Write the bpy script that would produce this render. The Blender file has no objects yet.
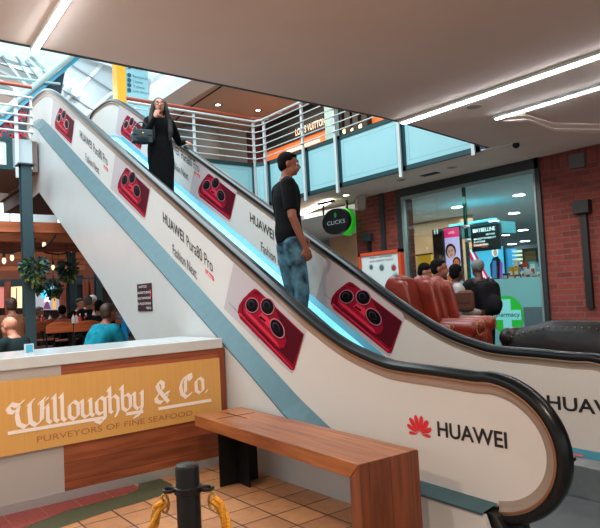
import bpy, bmesh, math, random
from mathutils import Vector, Matrix
from mathutils.geometry import tessellate_polygon
sc = bpy.context.scene
COL = sc.collection
random.seed(7)
R = math.radians

# ------------------------------------------------------------------ camera
FPX = 616.9
TH, PI_, RO = R(37.744), R(3.022), R(-2.983)
Fv = Vector((-math.cos(TH)*math.cos(PI_), math.sin(TH)*math.cos(PI_), math.sin(PI_)))
Rt = Vector((math.sin(TH), math.cos(TH), 0)); Up = Rt.cross(Fv)
cc, ss = math.cos(RO), math.sin(RO)
rv = cc*Rt + ss*Up; uv = cc*Up - ss*Rt
CAM = Vector((0, 0, 1.4))
cd = bpy.data.cameras.new('camera'); cam = bpy.data.objects.new('camera', cd); COL.objects.link(cam)
cd.sensor_width = 36; cd.lens = FPX/600*36; cd.clip_start = .05; cd.clip_end = 200
m = Matrix((rv, uv, -Fv)).transposed().to_4x4(); m.translation = CAM
cam.matrix_world = m
sc.camera = cam
def ray(x, y): return Fv + rv*(x-300)/FPX - uv*(y-264)/FPX
def at(x, y, ax, v):
    d = ray(x, y); i = 'xyz'.index(ax); return CAM + d*((v-CAM[i])/d[i])
def atd(x, y, d): return CAM + ray(x, y)*d

# ------------------------------------------------------------------ world / light
w = bpy.data.worlds.new('world'); sc.world = w; w.use_nodes = True
nt = w.node_tree; nt.nodes.clear()
out = nt.nodes.new('ShaderNodeOutputWorld'); bg = nt.nodes.new('ShaderNodeBackground')
tc = nt.nodes.new('ShaderNodeTexCoord'); sx = nt.nodes.new('ShaderNodeSeparateXYZ'); cr = nt.nodes.new('ShaderNodeValToRGB')
nt.links.new(tc.outputs['Generated'], sx.inputs[0]); nt.links.new(sx.outputs['Z'], cr.inputs[0])
cr.color_ramp.elements[0].position = .0; cr.color_ramp.elements[0].color = (.66, .55, .49, 1)
cr.color_ramp.elements[1].position = .26; cr.color_ramp.elements[1].color = (1.35, 1.55, 1.62, 1)
e = cr.color_ramp.elements.new(.08); e.color = (.64, .63, .61, 1)
nt.links.new(cr.outputs[0], bg.inputs[0]); bg.inputs[1].default_value = .62
nt.links.new(bg.outputs[0], out.inputs[0])
def area(name, loc, rot, sx_, sy_, energy, col):
    l = bpy.data.lights.new(name, 'AREA'); l.shape = 'RECTANGLE'; l.size = sx_; l.size_y = sy_; l.energy = energy; l.color = col
    o = bpy.data.objects.new(name, l); COL.objects.link(o); o.location = loc; o.rotation_euler = rot; return o
def pointl(name, loc, energy, col, size=.1):
    l = bpy.data.lights.new(name, 'POINT'); l.energy = energy; l.color = col; l.shadow_soft_size = min(size, .04)
    o = bpy.data.objects.new(name, l); COL.objects.link(o); o.location = loc; return o
def spot(name, loc, target, energy, col, ang=100, size=.05):
    l = bpy.data.lights.new(name, 'SPOT'); l.energy = energy; l.color = col; l.spot_size = R(ang); l.spot_blend = .6; l.shadow_soft_size = size
    o = bpy.data.objects.new(name, l); COL.objects.link(o); o.location = loc
    o.rotation_euler = (Vector(target)-Vector(loc)).to_track_quat('-Z', 'Y').to_euler(); return o
area('skylight_daylight', (-7.6, 1.0, 7.4), (0, R(6), 0), 5.5, 8, 560, (.86, .96, 1))
WARM = (1, .80, .62)
spot('mall_downlight', (-1.2, .4, 3.2), (-2.9, 1.8, 0), 130, WARM, 130)
spot('mall_downlight', (-3.2, -.6, 3.2), (-4.2, 2.0, 0), 120, WARM, 130)
spot('mall_downlight', (.3, 2.4, 3.2), (-1.5, 3.4, 0), 90, WARM, 130)
sc.view_settings.view_transform = 'Standard'; sc.view_settings.look = 'None'
sc.view_settings.exposure = 0.70; sc.view_settings.gamma = 1

# ------------------------------------------------------------------ materials
def s2l(c): return tuple(((v/255+.055)/1.055)**2.4 if v/255 > .04045 else v/255/12.92 for v in c)
_mats = {}
def mat(name, rgb, rough=.6, metal=0, emit=None, estr=1, var=0, vscale=8, bump=0, bscale=60, stretch=None, coat=0, alpha=None, spec=None):
    if name in _mats: return _mats[name]
    m = bpy.data.materials.new(name); m.use_nodes = True; n = m.node_tree; b = n.nodes['Principled BSDF']
    c = (*s2l(rgb), 1); b.inputs['Base Color'].default_value = c
    b.inputs['Roughness'].default_value = rough; b.inputs['Metallic'].default_value = metal
    if coat: b.inputs['Coat Weight'].default_value = coat; b.inputs['Coat Roughness'].default_value = .12
    if spec is not None: b.inputs['Specular IOR Level'].default_value = spec
    if emit: b.inputs['Emission Color'].default_value = (*s2l(emit), 1); b.inputs['Emission Strength'].default_value = estr
    if var or bump:
        t = n.nodes.new('ShaderNodeTexCoord'); mp = n.nodes.new('ShaderNodeMapping'); n.links.new(t.outputs['Object'], mp.inputs[0])
        if stretch: mp.inputs['Scale'].default_value = stretch
    if var:
        nz = n.nodes.new('ShaderNodeTexNoise'); nz.inputs['Scale'].default_value = vscale; nz.inputs['Detail'].default_value = 5
        n.links.new(mp.outputs[0], nz.inputs['Vector'])
        mx = n.nodes.new('ShaderNodeMix'); mx.data_type = 'RGBA'
        mx.inputs['A'].default_value = (*[v*(1-var) for v in c[:3]], 1); mx.inputs['B'].default_value = (*[min(1, v*(1+var)) for v in c[:3]], 1)
        mr = n.nodes.new('ShaderNodeMapRange'); mr.inputs[1].default_value = .3; mr.inputs[2].default_value = .7
        n.links.new(nz.outputs[0], mr.inputs[0]); n.links.new(mr.outputs[0], mx.inputs['Factor']); n.links.new(mx.outputs['Result'], b.inputs['Base Color'])
    if bump:
        nb = n.nodes.new('ShaderNodeTexNoise'); nb.inputs['Scale'].default_value = bscale; n.links.new(mp.outputs[0], nb.inputs['Vector'])
        bp = n.nodes.new('ShaderNodeBump'); bp.inputs['Strength'].default_value = bump; bp.inputs['Distance'].default_value = .01
        n.links.new(nb.outputs[0], bp.inputs['Height']); n.links.new(bp.outputs[0], b.inputs['Normal'])
    _mats[name] = m; return m
def wood(name, dark, light, along='y', rough=.42, plank=None, scale=1.0, coat=0):
    m = bpy.data.materials.new(name); m.use_nodes = True; n = m.node_tree; b = n.nodes['Principled BSDF']
    t = n.nodes.new('ShaderNodeTexCoord'); mp = n.nodes.new('ShaderNodeMapping'); n.links.new(t.outputs['Object'], mp.inputs[0])
    s = {'x': (1.3, 16, 16), 'y': (16, 1.3, 16), 'z': (16, 16, 1.3)}[along]; mp.inputs['Scale'].default_value = [v*scale for v in s]
    nz = n.nodes.new('ShaderNodeTexNoise'); nz.inputs['Scale'].default_value = 1.6; nz.inputs['Detail'].default_value = 7; nz.inputs['Distortion'].default_value = .25
    n.links.new(mp.outputs[0], nz.inputs['Vector'])
    r = n.nodes.new('ShaderNodeValToRGB'); r.color_ramp.elements[0].position = .3; r.color_ramp.elements[1].position = .72
    r.color_ramp.elements[0].color = (*s2l(dark), 1); r.color_ramp.elements[1].color = (*s2l(light), 1)
    n.links.new(nz.outputs[0], r.inputs[0])
    last = r.outputs[0]
    if plank:   # dark joints every plank metres along axis plank[0]
        sp = n.nodes.new('ShaderNodeSeparateXYZ'); n.links.new(t.outputs['Object'], sp.inputs[0])
        ma = n.nodes.new('ShaderNodeMath'); ma.operation = 'DIVIDE'; ma.inputs[1].default_value = plank[1]; n.links.new(sp.outputs[plank[0].upper()], ma.inputs[0])
        fr = n.nodes.new('ShaderNodeMath'); fr.operation = 'FRACT'; n.links.new(ma.outputs[0], fr.inputs[0])
        lt = n.nodes.new('ShaderNodeMath'); lt.operation = 'LESS_THAN'; lt.inputs[1].default_value = .003/plank[1]; n.links.new(fr.outputs[0], lt.inputs[0])
        fl = n.nodes.new('ShaderNodeMath'); fl.operation = 'FLOOR'; n.links.new(ma.outputs[0], fl.inputs[0])
        wn = n.nodes.new('ShaderNodeTexWhiteNoise'); wn.noise_dimensions = '1D'; n.links.new(fl.outputs[0], wn.inputs['W'])
        mr = n.nodes.new('ShaderNodeMapRange'); mr.inputs[3].default_value = .78; mr.inputs[4].default_value = 1.12; n.links.new(wn.outputs[0], mr.inputs[0])
        hs = n.nodes.new('ShaderNodeHueSaturation'); n.links.new(mr.outputs[0], hs.inputs['Value']); n.links.new(last, hs.inputs['Color'])
        mx = n.nodes.new('ShaderNodeMix'); mx.data_type = 'RGBA'; n.links.new(lt.outputs[0], mx.inputs['Factor']); n.links.new(hs.outputs[0], mx.inputs['A']); mx.inputs['B'].default_value = (.02, .008, .004, 1)
        last = mx.outputs['Result']
    n.links.new(last, b.inputs['Base Color']); b.inputs['Roughness'].default_value = rough
    if coat: b.inputs['Coat Weight'].default_value = coat; b.inputs['Coat Roughness'].default_value = .2
    return m
def brickmat(name, c1, c2, mortar, axis='y', bw=.24, rh=.085, ms=.006, rough=.8, offs=.5, shift=(0, 0, 0)):
    """brick pattern on a wall whose normal is `axis` ('z' = floor tiles)"""
    m = bpy.data.materials.new(name); m.use_nodes = True; n = m.node_tree; b = n.nodes['Principled BSDF']
    t = n.nodes.new('ShaderNodeTexCoord'); sp = n.nodes.new('ShaderNodeSeparateXYZ'); n.links.new(t.outputs['Object'], sp.inputs[0])
    cb = n.nodes.new('ShaderNodeCombineXYZ')
    a, c = {'y': ('X', 'Z'), 'x': ('Y', 'Z'), 'z': ('X', 'Y')}[axis]
    ad = [n.nodes.new('ShaderNodeMath') for _ in range(2)]
    for k, (q, sh) in enumerate(((a, shift[0]), (c, shift[1]))):
        ad[k].operation = 'ADD'; ad[k].inputs[1].default_value = sh; n.links.new(sp.outputs[q], ad[k].inputs[0]); n.links.new(ad[k].outputs[0], cb.inputs[k])
    br = n.nodes.new('ShaderNodeTexBrick'); n.links.new(cb.outputs[0], br.inputs['Vector'])
    br.inputs['Scale'].default_value = 1; br.inputs['Brick Width'].default_value = bw; br.inputs['Row Height'].default_value = rh
    br.inputs['Mortar Size'].default_value = ms; br.inputs['Mortar Smooth'].default_value = .1; br.offset = offs
    br.inputs['Color1'].default_value = (*s2l(c1), 1); br.inputs['Color2'].default_value = (*s2l(c2), 1); br.inputs['Mortar'].default_value = (*s2l(mortar), 1)
    nz = n.nodes.new('ShaderNodeTexNoise'); nz.inputs['Scale'].default_value = 14; nz.inputs['Detail'].default_value = 6; n.links.new(t.outputs['Object'], nz.inputs['Vector'])
    mr = n.nodes.new('ShaderNodeMapRange'); mr.inputs[3].default_value = .72; mr.inputs[4].default_value = 1.28; n.links.new(nz.outputs[0], mr.inputs[0])
    hs = n.nodes.new('ShaderNodeHueSaturation'); n.links.new(br.outputs['Color'], hs.inputs['Color']); n.links.new(mr.outputs[0], hs.inputs['Value'])
    n.links.new(hs.outputs[0], b.inputs['Base Color'])
    bp = n.nodes.new('ShaderNodeBump'); bp.inputs['Strength'].default_value = .5; bp.inputs['Distance'].default_value = .008; bp.invert = True
    n.links.new(br.outputs['Fac'], bp.inputs['Height']); n.links.new(bp.outputs[0], b.inputs['Normal'])
    b.inputs['Roughness'].default_value = rough
    return m
def glassmat(name, rgb, ior=1.4):
    m = bpy.data.materials.new(name); m.use_nodes = True; n = m.node_tree; n.nodes.clear()
    o = n.nodes.new('ShaderNodeOutputMaterial'); tr = n.nodes.new('ShaderNodeBsdfTransparent'); gl = n.nodes.new('ShaderNodeBsdfGlossy')
    tr.inputs[0].default_value = (*s2l(rgb), 1); gl.inputs['Roughness'].default_value = .02
    fr = n.nodes.new('ShaderNodeFresnel'); fr.inputs[0].default_value = ior
    mx = n.nodes.new('ShaderNodeMixShader'); n.links.new(fr.outputs[0], mx.inputs[0]); n.links.new(tr.outputs[0], mx.inputs[1]); n.links.new(gl.outputs[0], mx.inputs[2])
    n.links.new(mx.outputs[0], o.inputs[0]); return m

CLAD = mat('white_cladding', (184, 188, 188), .36, var=.025, vscale=3)
PANEL = mat('white_balustrade_panel', (190, 187, 184), .5)
ADBG = mat('advert_grey_ground', (168, 158, 162), .5)
STEEL = mat('brushed_steel', (170, 176, 178), .35, .85, var=.06, vscale=20)
DECKM = mat('deck_aluminium', (52, 82, 90), .5, .3, var=.08, vscale=10)
DECKS = mat('inner_deck_aluminium', (66, 140, 165), .4, .4)
RUBBER = mat('black_handrail_rubber', (8, 14, 18), .28, 0, spec=.35)
MOULD = mat('champagne_moulding', (172, 158, 146), .3, .55)
MOULD2 = mat('bronze_bead', (150, 112, 84), .3, .7)
BLACK = mat('black_metal', (10, 11, 12), .5, .0, spec=.25)
BLACKP = mat('black_paint', (14, 15, 17), .5)
INK = mat('black_ink', (18, 18, 20), .5)
REDINK = mat('red_ink', (196, 30, 40), .5)
TEALF = mat('dark_teal_steel', (20, 62, 68), .45, .2, var=.1)
CYANP = mat('pale_cyan_panel', (148, 196, 203), .35, var=.03, vscale=2)
CYANP2 = mat('pale_cyan_panel_border', (118, 172, 180), .4)
WHITEP = mat('white_painted_steel', (192, 202, 204), .4, .0)
CEIL = mat('ceiling_plaster', (224, 208, 196), .85, var=.04, vscale=1.2)
CEILU = mat('upper_ceiling_plaster', (190, 168, 152), .85, var=.03, vscale=1)
HANDW = mat('red_hardwood_rail', (150, 62, 40), .35, coat=.3)
EMW = mat('white_light_tube', (255, 255, 255), .5, emit=(244, 248, 255), estr=20)
EMWW = mat('warm_downlight_lens', (255, 255, 255), .5, emit=(255, 244, 226), estr=9)
GLASS = glassmat('clear_glass', (226, 240, 238))
SKYGL = glassmat('roof_glass', (236, 250, 252), ior=1.08)
WH = mat('plain_white', (232, 232, 230), .5)

# ------------------------------------------------------------------ mesh builder
class MB:
    def __init__(s): s.v = []; s.f = []; s.mi = []
    def add(s, vs, fs, mi=0):
        b = len(s.v); s.v += [tuple(p) for p in vs]; s.f += [tuple(i+b for i in f) for f in fs]; s.mi += [mi]*len(fs); return s
    def box(s, a, b, mi=0):
        x0, x1 = sorted((a[0], b[0])); y0, y1 = sorted((a[1], b[1])); z0, z1 = sorted((a[2], b[2]))
        vs = [(x, y, z) for x in (x0, x1) for y in (y0, y1) for z in (z0, z1)]
        return s.add(vs, [(0, 1, 3, 2), (4, 6, 7, 5), (0, 4, 5, 1), (2, 3, 7, 6), (0, 2, 6, 4), (1, 5, 7, 3)], mi)
    def obox(s, c, ax, ay, az, mi=0):
        c, ax, ay, az = map(Vector, (c, ax, ay, az))
        vs = [c+ax*i+ay*j+az*k for i in (-.5, .5) for j in (-.5, .5) for k in (-.5, .5)]
        fs = [(0, 1, 3, 2), (4, 6, 7, 5), (0, 4, 5, 1), (2, 3, 7, 6), (0, 2, 6, 4), (1, 5, 7, 3)]
        if ax.cross(ay).dot(az) < 0: fs = [f[::-1] for f in fs]
        return s.add(vs, fs, mi)
    def bar(s, p, q, w, h=None, mi=0, up=(0, 0, 1)):
        p, q = Vector(p), Vector(q); d = q-p; h = h or w
        sd = d.cross(Vector(up))
        if sd.length < 1e-5: sd = d.cross(Vector((1, 0, 0)))
        sd.normalize(); u = sd.cross(d).normalized()
        return s.obox((p+q)/2, d, sd*w, u*h, mi)
    def tube(s, pts, r, n=10, mi=0, caps=True, rounded=False):
        pts = [Vector(p) for p in pts]; rs = r if isinstance(r, (list, tuple)) else [r]*len(pts)
        t0 = (pts[1]-pts[0]).normalized(); a = Vector((0, 0, 1)) if abs(t0.z) < .9 else Vector((1, 0, 0)); nrm = t0.cross(a).normalized()
        rings = []
        for i, p in enumerate(pts):
            t = ((pts[min(i+1, len(pts)-1)]-p).normalized() + (p-pts[max(i-1, 0)]).normalized()); t = t.normalized() if t.length > 1e-6 else t0
            nrm = (nrm - t*nrm.dot(t)).normalized(); b = t.cross(nrm)
            rings.append([p+(nrm*math.cos(k*2*math.pi/n)+b*math.sin(k*2*math.pi/n))*rs[i] for k in range(n)])
        vs = [q for rg in rings for q in rg]; fs = []
        for i in range(len(pts)-1):
            for k in range(n): fs.append((i*n+k, i*n+(k+1) % n, (i+1)*n+(k+1) % n, (i+1)*n+k))
        if caps: fs.append(tuple(range(n))[::-1]); fs.append(tuple(range((len(pts)-1)*n, len(pts)*n)))
        s.add(vs, fs, mi)
        if rounded:
            s.ball(pts[0], (rs[0],)*3, mi=mi, n=n); s.ball(pts[-1], (rs[-1],)*3, mi=mi, n=n)
        return s
    def ball(s, c, r, n=12, mi=0, rot=None, zc=None):
        c = Vector(c); r = (r, r, r) if not isinstance(r, (list, tuple)) else r; k = max(6, n//2+1); vs = []; fs = []
        for i in range(k+1):
            th = math.pi*i/k
            for j in range(n):
                ph = 2*math.pi*j/n; p = Vector((r[0]*math.sin(th)*math.cos(ph), r[1]*math.sin(th)*math.sin(ph), r[2]*math.cos(th)))
                if rot: p = rot @ p
                vs.append(c+p)
        for i in range(k):
            for j in range(n): fs.append((i*n+j, (i+1)*n+j, (i+1)*n+(j+1) % n, i*n+(j+1) % n))
        return s.add(vs, fs, mi)
    def lathe(s, prof, c=(0, 0, 0), n=24, mi=0):
        c = Vector(c); vs = []; fs = []
        for r, z in prof:
            for j in range(n): vs.append(c+Vector((r*math.cos(2*math.pi*j/n), r*math.sin(2*math.pi*j/n), z)))
        for i in range(len(prof)-1):
            for j in range(n): fs.append((i*n+j, i*n+(j+1) % n, (i+1)*n+(j+1) % n, (i+1)*n+j))
        fs.append(tuple(range(n))[::-1]); fs.append(tuple(range((len(prof)-1)*n, len(prof)*n)))
        return s.add(vs, fs, mi)
    def prism(s, poly, mp, d0, d1, mi=0):
        """poly: 2d outline; mp(u,v,d)->3d ; extruded from depth d0 to d1"""
        area_ = sum(poly[i][0]*poly[(i+1) % len(poly)][1]-poly[(i+1) % len(poly)][0]*poly[i][1] for i in range(len(poly)))
        if area_ < 0: poly = poly[::-1]
        n = len(poly); tris = tessellate_polygon([[Vector((p[0], p[1], 0)) for p in poly]])
        vs = [mp(u, v, d0) for u, v in poly]
        if d1 is None:
            return s.add(vs, [tuple(t) for t in tris], mi)
        vs += [mp(u, v, d1) for u, v in poly]
        fs = [tuple(t) for t in tris]+[tuple(i+n for i in t[::-1]) for t in tris]
        fs += [(i, (i+1) % n, n+(i+1) % n, n+i) for i in range(n)]
        return s.add(vs, fs, mi)
    def grid(s, rows, mi=0):
        n = len(rows[0]); vs = [p for r in rows for p in r]
        return s.add(vs, [(i*n+j, i*n+j+1, (i+1)*n+j+1, (i+1)*n+j) for i in range(len(rows)-1) for j in range(n-1)], mi)
    def build(s, name, mats, parent=None, smooth=False, bevel=0, fix=True, local=False):
        me = bpy.data.meshes.new(name)
        off = Vector((0, 0, 0))
        if parent is not None and not local: off = wloc(parent)
        me.from_pydata([tuple(Vector(p)-off) for p in s.v], [], s.f)
        mats = mats if isinstance(mats, (list, tuple)) else [mats]
        for m_ in mats: me.materials.append(m_)
        me.polygons.foreach_set('material_index', s.mi)
        if fix:
            bm = bmesh.new(); bm.from_mesh(me); bmesh.ops.recalc_face_normals(bm, faces=bm.faces); bm.to_mesh(me); bm.free()
        if smooth: me.polygons.foreach_set('use_smooth', [True]*len(me.polygons))
        me.update()
        o = bpy.data.objects.new(name, me); COL.objects.link(o)
        if parent is not None: o.parent = parent
        if bevel:
            bv = o.modifiers.new('bevel', 'BEVEL'); bv.width = bevel; bv.segments = 2; bv.limit_method = 'ANGLE'; bv.angle_limit = R(40)
        if smooth:
            es = o.modifiers.new('split', 'EDGE_SPLIT'); es.split_angle = R(42)
        return o
def wloc(o):
    v = Vector((0, 0, 0))
    while o is not None: v += o.location; o = o.parent
    return v
def remeshed(mb, voxel, it=3):
    me = bpy.data.meshes.new('tmp'); me.from_pydata([tuple(p) for p in mb.v], [], mb.f)
    o = bpy.data.objects.new('tmp', me); COL.objects.link(o)
    md = o.modifiers.new('r', 'REMESH'); md.mode = 'VOXEL'; md.voxel_size = voxel
    if it: sm = o.modifiers.new('s', 'SMOOTH'); sm.factor = .5; sm.iterations = it
    dg = bpy.context.evaluated_depsgraph_get(); ev = o.evaluated_get(dg)
    me2 = bpy.data.meshes.new_from_object(ev); bpy.data.objects.remove(o); bpy.data.meshes.remove(me)
    me2.polygons.foreach_set('use_smooth', [True]*len(me2.polygons)); return me2
def mobj(name, me, mt, parent, xf=None):
    if xf is not None: me.transform(xf)
    me.materials.clear(); me.materials.append(mt)
    o = bpy.data.objects.new(name, me); COL.objects.link(o); o.parent = parent; return o
def tag(o, label, cat, group=None, kind=None):
    if label: o['label'] = label
    if cat: o['category'] = cat
    if group: o['group'] = group
    if kind: o['kind'] = kind
    return o
def empty(name, loc, label, cat, group=None, rz=0):
    o = bpy.data.objects.new(name, None); COL.objects.link(o); o.location = loc; o.rotation_euler = (0, 0, rz); o.empty_display_size = .1
    return tag(o, label, cat, group)
def struct(name, mb, mats, parent=None, **k):
    o = mb.build(name, mats, parent, **k); o['kind'] = 'structure'; return o
def copy_tree(o, parent=None):
    c = o.copy(); COL.objects.link(c)
    if parent is not None: c.parent = parent
    for ch in [x for x in kids.get(o.name, [])]: copy_tree(ch, c)
    return c
kids = {}
def reg(o):
    for ch in bpy.data.objects:
        if ch.parent is not None: kids.setdefault(ch.parent.name, [])
    for ch in bpy.data.objects:
        if ch.parent is not None and ch not in kids[ch.parent.name]: kids[ch.parent.name].append(ch)
def text2d(s, bold=0):
    cu = bpy.data.curves.new('t', 'FONT'); cu.body = s; cu.resolution_u = 3; cu.offset = bold
    o = bpy.data.objects.new('t', cu); COL.objects.link(o)
    dg = bpy.context.evaluated_depsgraph_get(); me = bpy.data.meshes.new_from_object(o.evaluated_get(dg))
    vs = [(v.co.x, v.co.y) for v in me.vertices]; fs = [tuple(p.vertices) for p in me.polygons]
    bpy.data.objects.remove(o); bpy.data.meshes.remove(me); bpy.data.curves.remove(cu)
    x0 = min(v[0] for v in vs); x1 = max(v[0] for v in vs); y0 = min(v[1] for v in vs); y1 = max(v[1] for v in vs)
    return [((x-x0)/(x1-x0), (y-y0)/(y1-y0)) for x, y in vs], fs, (x1-x0)/(y1-y0)
def text(mb, s, mp, u0, u1, v0, v1, mi=0, bold=0):
    vs, fs, _ = text2d(s, bold)
    return mb.add([mp(u0+(u1-u0)*a, v0+(v1-v0)*b) for a, b in vs], fs, mi)
def ell(cx, cy, rx, ry, n=24, a0=0, a1=360): return [(cx+rx*math.cos(R(a0+(a1-a0)*k/n)), cy+ry*math.sin(R(a0+(a1-a0)*k/n))) for k in range(n if a1-a0 == 360 else n+1)]
def catmull(pts, k=6):
    out = []; P = [pts[0]]+list(pts)+[pts[-1]]
    for i in range(1, len(P)-2):
        for j in range(k):
            t = j/k; a = [P[i-1+q] for q in range(4)]
            out.append(tuple(.5*((2*a[1][c])+(-a[0][c]+a[2][c])*t+(2*a[0][c]-5*a[1][c]+4*a[2][c]-a[3][c])*t*t+(-a[0][c]+3*a[1][c]-3*a[2][c]+a[3][c])*t**3) for c in range(len(a[1]))))
    out.append(tuple(pts[-1])); return out
def interp(tab, x):
    tab = sorted(tab)
    if x <= tab[0][0]: return tab[0][1]
    for (a, b), (c, d) in zip(tab, tab[1:]):
        if x <= c: return b+(d-b)*(x-a)/(c-a)
    return tab[-1][1]

# ================================================================== SETTING
ZC = 3.26      # underside of the lower ceiling and of the upper floor
ZU = 4.12      # upper floor
BY = 7.08      # balcony face
SY = 8.36      # shop front
# floors
FT = brickmat('terracotta_floor_tiles', (176, 126, 84), (152, 104, 68), (48, 34, 28), 'z', .25, .245, .006, .5, 0, (.12, .16))
FG = brickmat('grey_stone_floor_tiles', (132, 138, 142), (120, 128, 132), (60, 66, 70), 'z', .6, .6, .005, .35, 0, (.1, .2))
struct('floor', MB().box((-5.0, -6, -.05), (3, 2.79, 0)), FT)
struct('floor', MB().box((-3.0, 4.3, -.05), (6, 14, 0)).box((-5, 2.79, -.05), (6, 4.3, 0)).box((-24, 4.3, -.05), (-3, 24, 0)), FG)
# red and green tile border along the counter
RT = mat('red_floor_tile', (128, 52, 46), .6, var=.15, vscale=30); GT = mat('green_floor_tile', (58, 62, 36), .6, var=.15, vscale=30)
c_red = [at(x, y, 'z', 0) for x, y in [(-60, 560), (0, 536), (25, 528), (45, 519.5), (67.5, 511), (97, 502.5), (126, 495), (150, 484)]]
c_grn = [at(x, y, 'z', 0) for x, y in [(0, 556), (40, 536), (60, 528), (80, 521), (110, 511), (140, 502.5), (163, 495), (178, 480)]]
xr = lambda y: interp([(p.y, p.x) for p in c_red], y)
xg = lambda y: interp([(p.y, p.x) for p in c_grn], y)
o = MB(); yk = 1.90
for k in range(9):
    y1 = yk-.235*k; y0 = y1-.229
    o.add([(-4.719, y0, .004), (min(xr(y0), -4.50), y0, .004), (min(xr(y1), -4.50), y1, .004), (-4.719, y1, .004)], [(0, 1, 2, 3)])
    y0 += .11; y1 += .11
    if xr(y1) > -4.49: o.add([(-4.495, y0, .004), (xr(y0), y0, .004), (xr(y1), y1, .004), (-4.495, y1, .004)], [(0, 1, 2, 3)])
struct('trim_1', o, RT)
gr = MB(); ygr = [2.12-.06*k for k in range(30)]
gr.grid([[(min(-4.719 if y > 1.9 else xr(y), xg(y)-.005), y, .003) for y in ygr], [(xg(y), y, .003) for y in ygr]])
struct('trim_2', gr, GT)
# restaurant deck
DW = wood('restaurant_floor_boards', (52, 30, 22), (92, 56, 38), 'y', .5, ('x', .15))
struct('floor', MB().box((-24, -8, 0), (-8.2, 4.25, .35)).box((-24, 4.25, 0), (-11.6, 9, .35)), DW)
struct('floor', MB().box((-8.19, -8, -.05), (-5.01, 2.76, 0)), mat('dark_restaurant_floor', (58, 44, 38), .5))
# lounge platform behind the escalator
struct('floor', MB().box((-9, 4.32, 0), (3, 6.3, .42)), mat('platform_dark', (52, 48, 46), .6))
# lower ceiling over the camera (edge towards the void runs along Y)
cp = [(-4.45, -6), (-4.47, 1.2), (-4.53, 4.7), (-4.56, 5.0), (-4.87, BY), (-4.9, BY+.03), (8, BY+.03), (8, -6)]
struct('ceiling', MB().prism(cp, lambda u, v, d: (u, v, d), ZC, ZC+.9), CEIL)
edge = MB()
for (a, b) in zip(cp[:4], cp[1:5]): edge.obox(((a[0]+b[0])/2-.012, (a[1]+b[1])/2, ZC+.03), (.03, 0, 0), (b[0]-a[0], b[1]-a[1], 0), (0, 0, .07))
struct('trim_3', edge, mat('dark_edge_trim', (48, 60, 66), .5))
# soffit beyond: under the balcony
struct('ceiling', MB().box((-24, BY+.03, ZC), (8, SY, ZC+.8)), CEIL)
# octagonal ceiling coffer trim at upper right
ct = MB()
for (o1, o2, zz) in (([(497, 117), (525, 113.5), (553, 122.5), (610, 124), (700, 122)], [(514, 119), (530, 118.5), (556, 128), (610, 129.5), (700, 129)], .018), ([(503, 118.5), (527, 117.2), (554, 126.5), (610, 127.6), (700, 127)], [(510, 119.5), (529, 119.2), (555, 129), (610, 131), (700, 131)], .034)):
    P1 = [at(x, y, 'z', ZC-.001) for x, y in o1]; P2 = [at(x, y, 'z', ZC-.001) for x, y in o2]
    rows = [[Vector((p.x, p.y, ZC-zz)) for p in P1], [Vector((p.x, p.y, ZC-zz)) for p in P2]]
    ct.grid(rows); ct.grid([[Vector((p.x, p.y, ZC)) for p in P1], rows[0]]); ct.grid([rows[1], [Vector((p.x, p.y, ZC)) for p in P2]])
struct('trim_4', ct, mat('coffer_trim_plaster', (250, 238, 226), .8))
# upper floor slabs
struct('floor', MB().box((-12.4, -8, ZU-.5), (-10.32, 2.75, ZU)).box((-13.2, 2.75, ZU-.55), (-11.6, 4.15, ZU)).box((-13.6, 4.15, ZC+.1), (-10.32, BY+.03, ZU)).box((-24, BY+.03, ZC+.8), (-4, 12, ZU)),
       mat('upper_floor_slab', (120, 104, 96), .8))
# upper level ceiling (beyond the white beam) and beam
struct('ceiling', MB().box((-24, 7.1, 6.3), (0, 13, 6.5)), CEILU)
wb = MB().obox((-15, 6.75, 6.42), (20, 0, 0), (0, .62, 0), (0, 0, .3))
struct('trim_5', wb, mat('white_bulkhead', (238, 242, 242), .5))
cl = MB().bar(at(186, 110, 'z', 6.29), at(222, 86, 'z', 6.29), .03, .02); cl.bar(at(186, 110, 'z', 6.29)+Vector((-5, .9, 0)), at(186, 110, 'z', 6.29), .03, .02)
struct('trim_6', cl, mat('ceiling_joint_dark', (50, 40, 36), .8))
# upper side walls
struct('wall_upper_back', MB().box((-24.2, -8, ZU), (-24, 13, ZU+.5)).box((-24.2, -8, ZU+2.0), (-24, 13, ZU+2.2)).box((-24.2, 3.0, ZU), (-24, 3.2, 9)).box((-24.2, 6.0, ZU), (-24, 6.2, 9)).box((-24.2, 9.0, ZU), (-24, 9.2, 9)).box((-24.2, 12, ZU), (-24, 12.2, 9)), mat('upper_far_wall', (206, 216, 218), .7))
struct('wall_lower_back', MB().box((-24.2, -8, 0), (-24, 24, 3.6)), mat('lower_far_wall', (96, 66, 52), .8))

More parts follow.
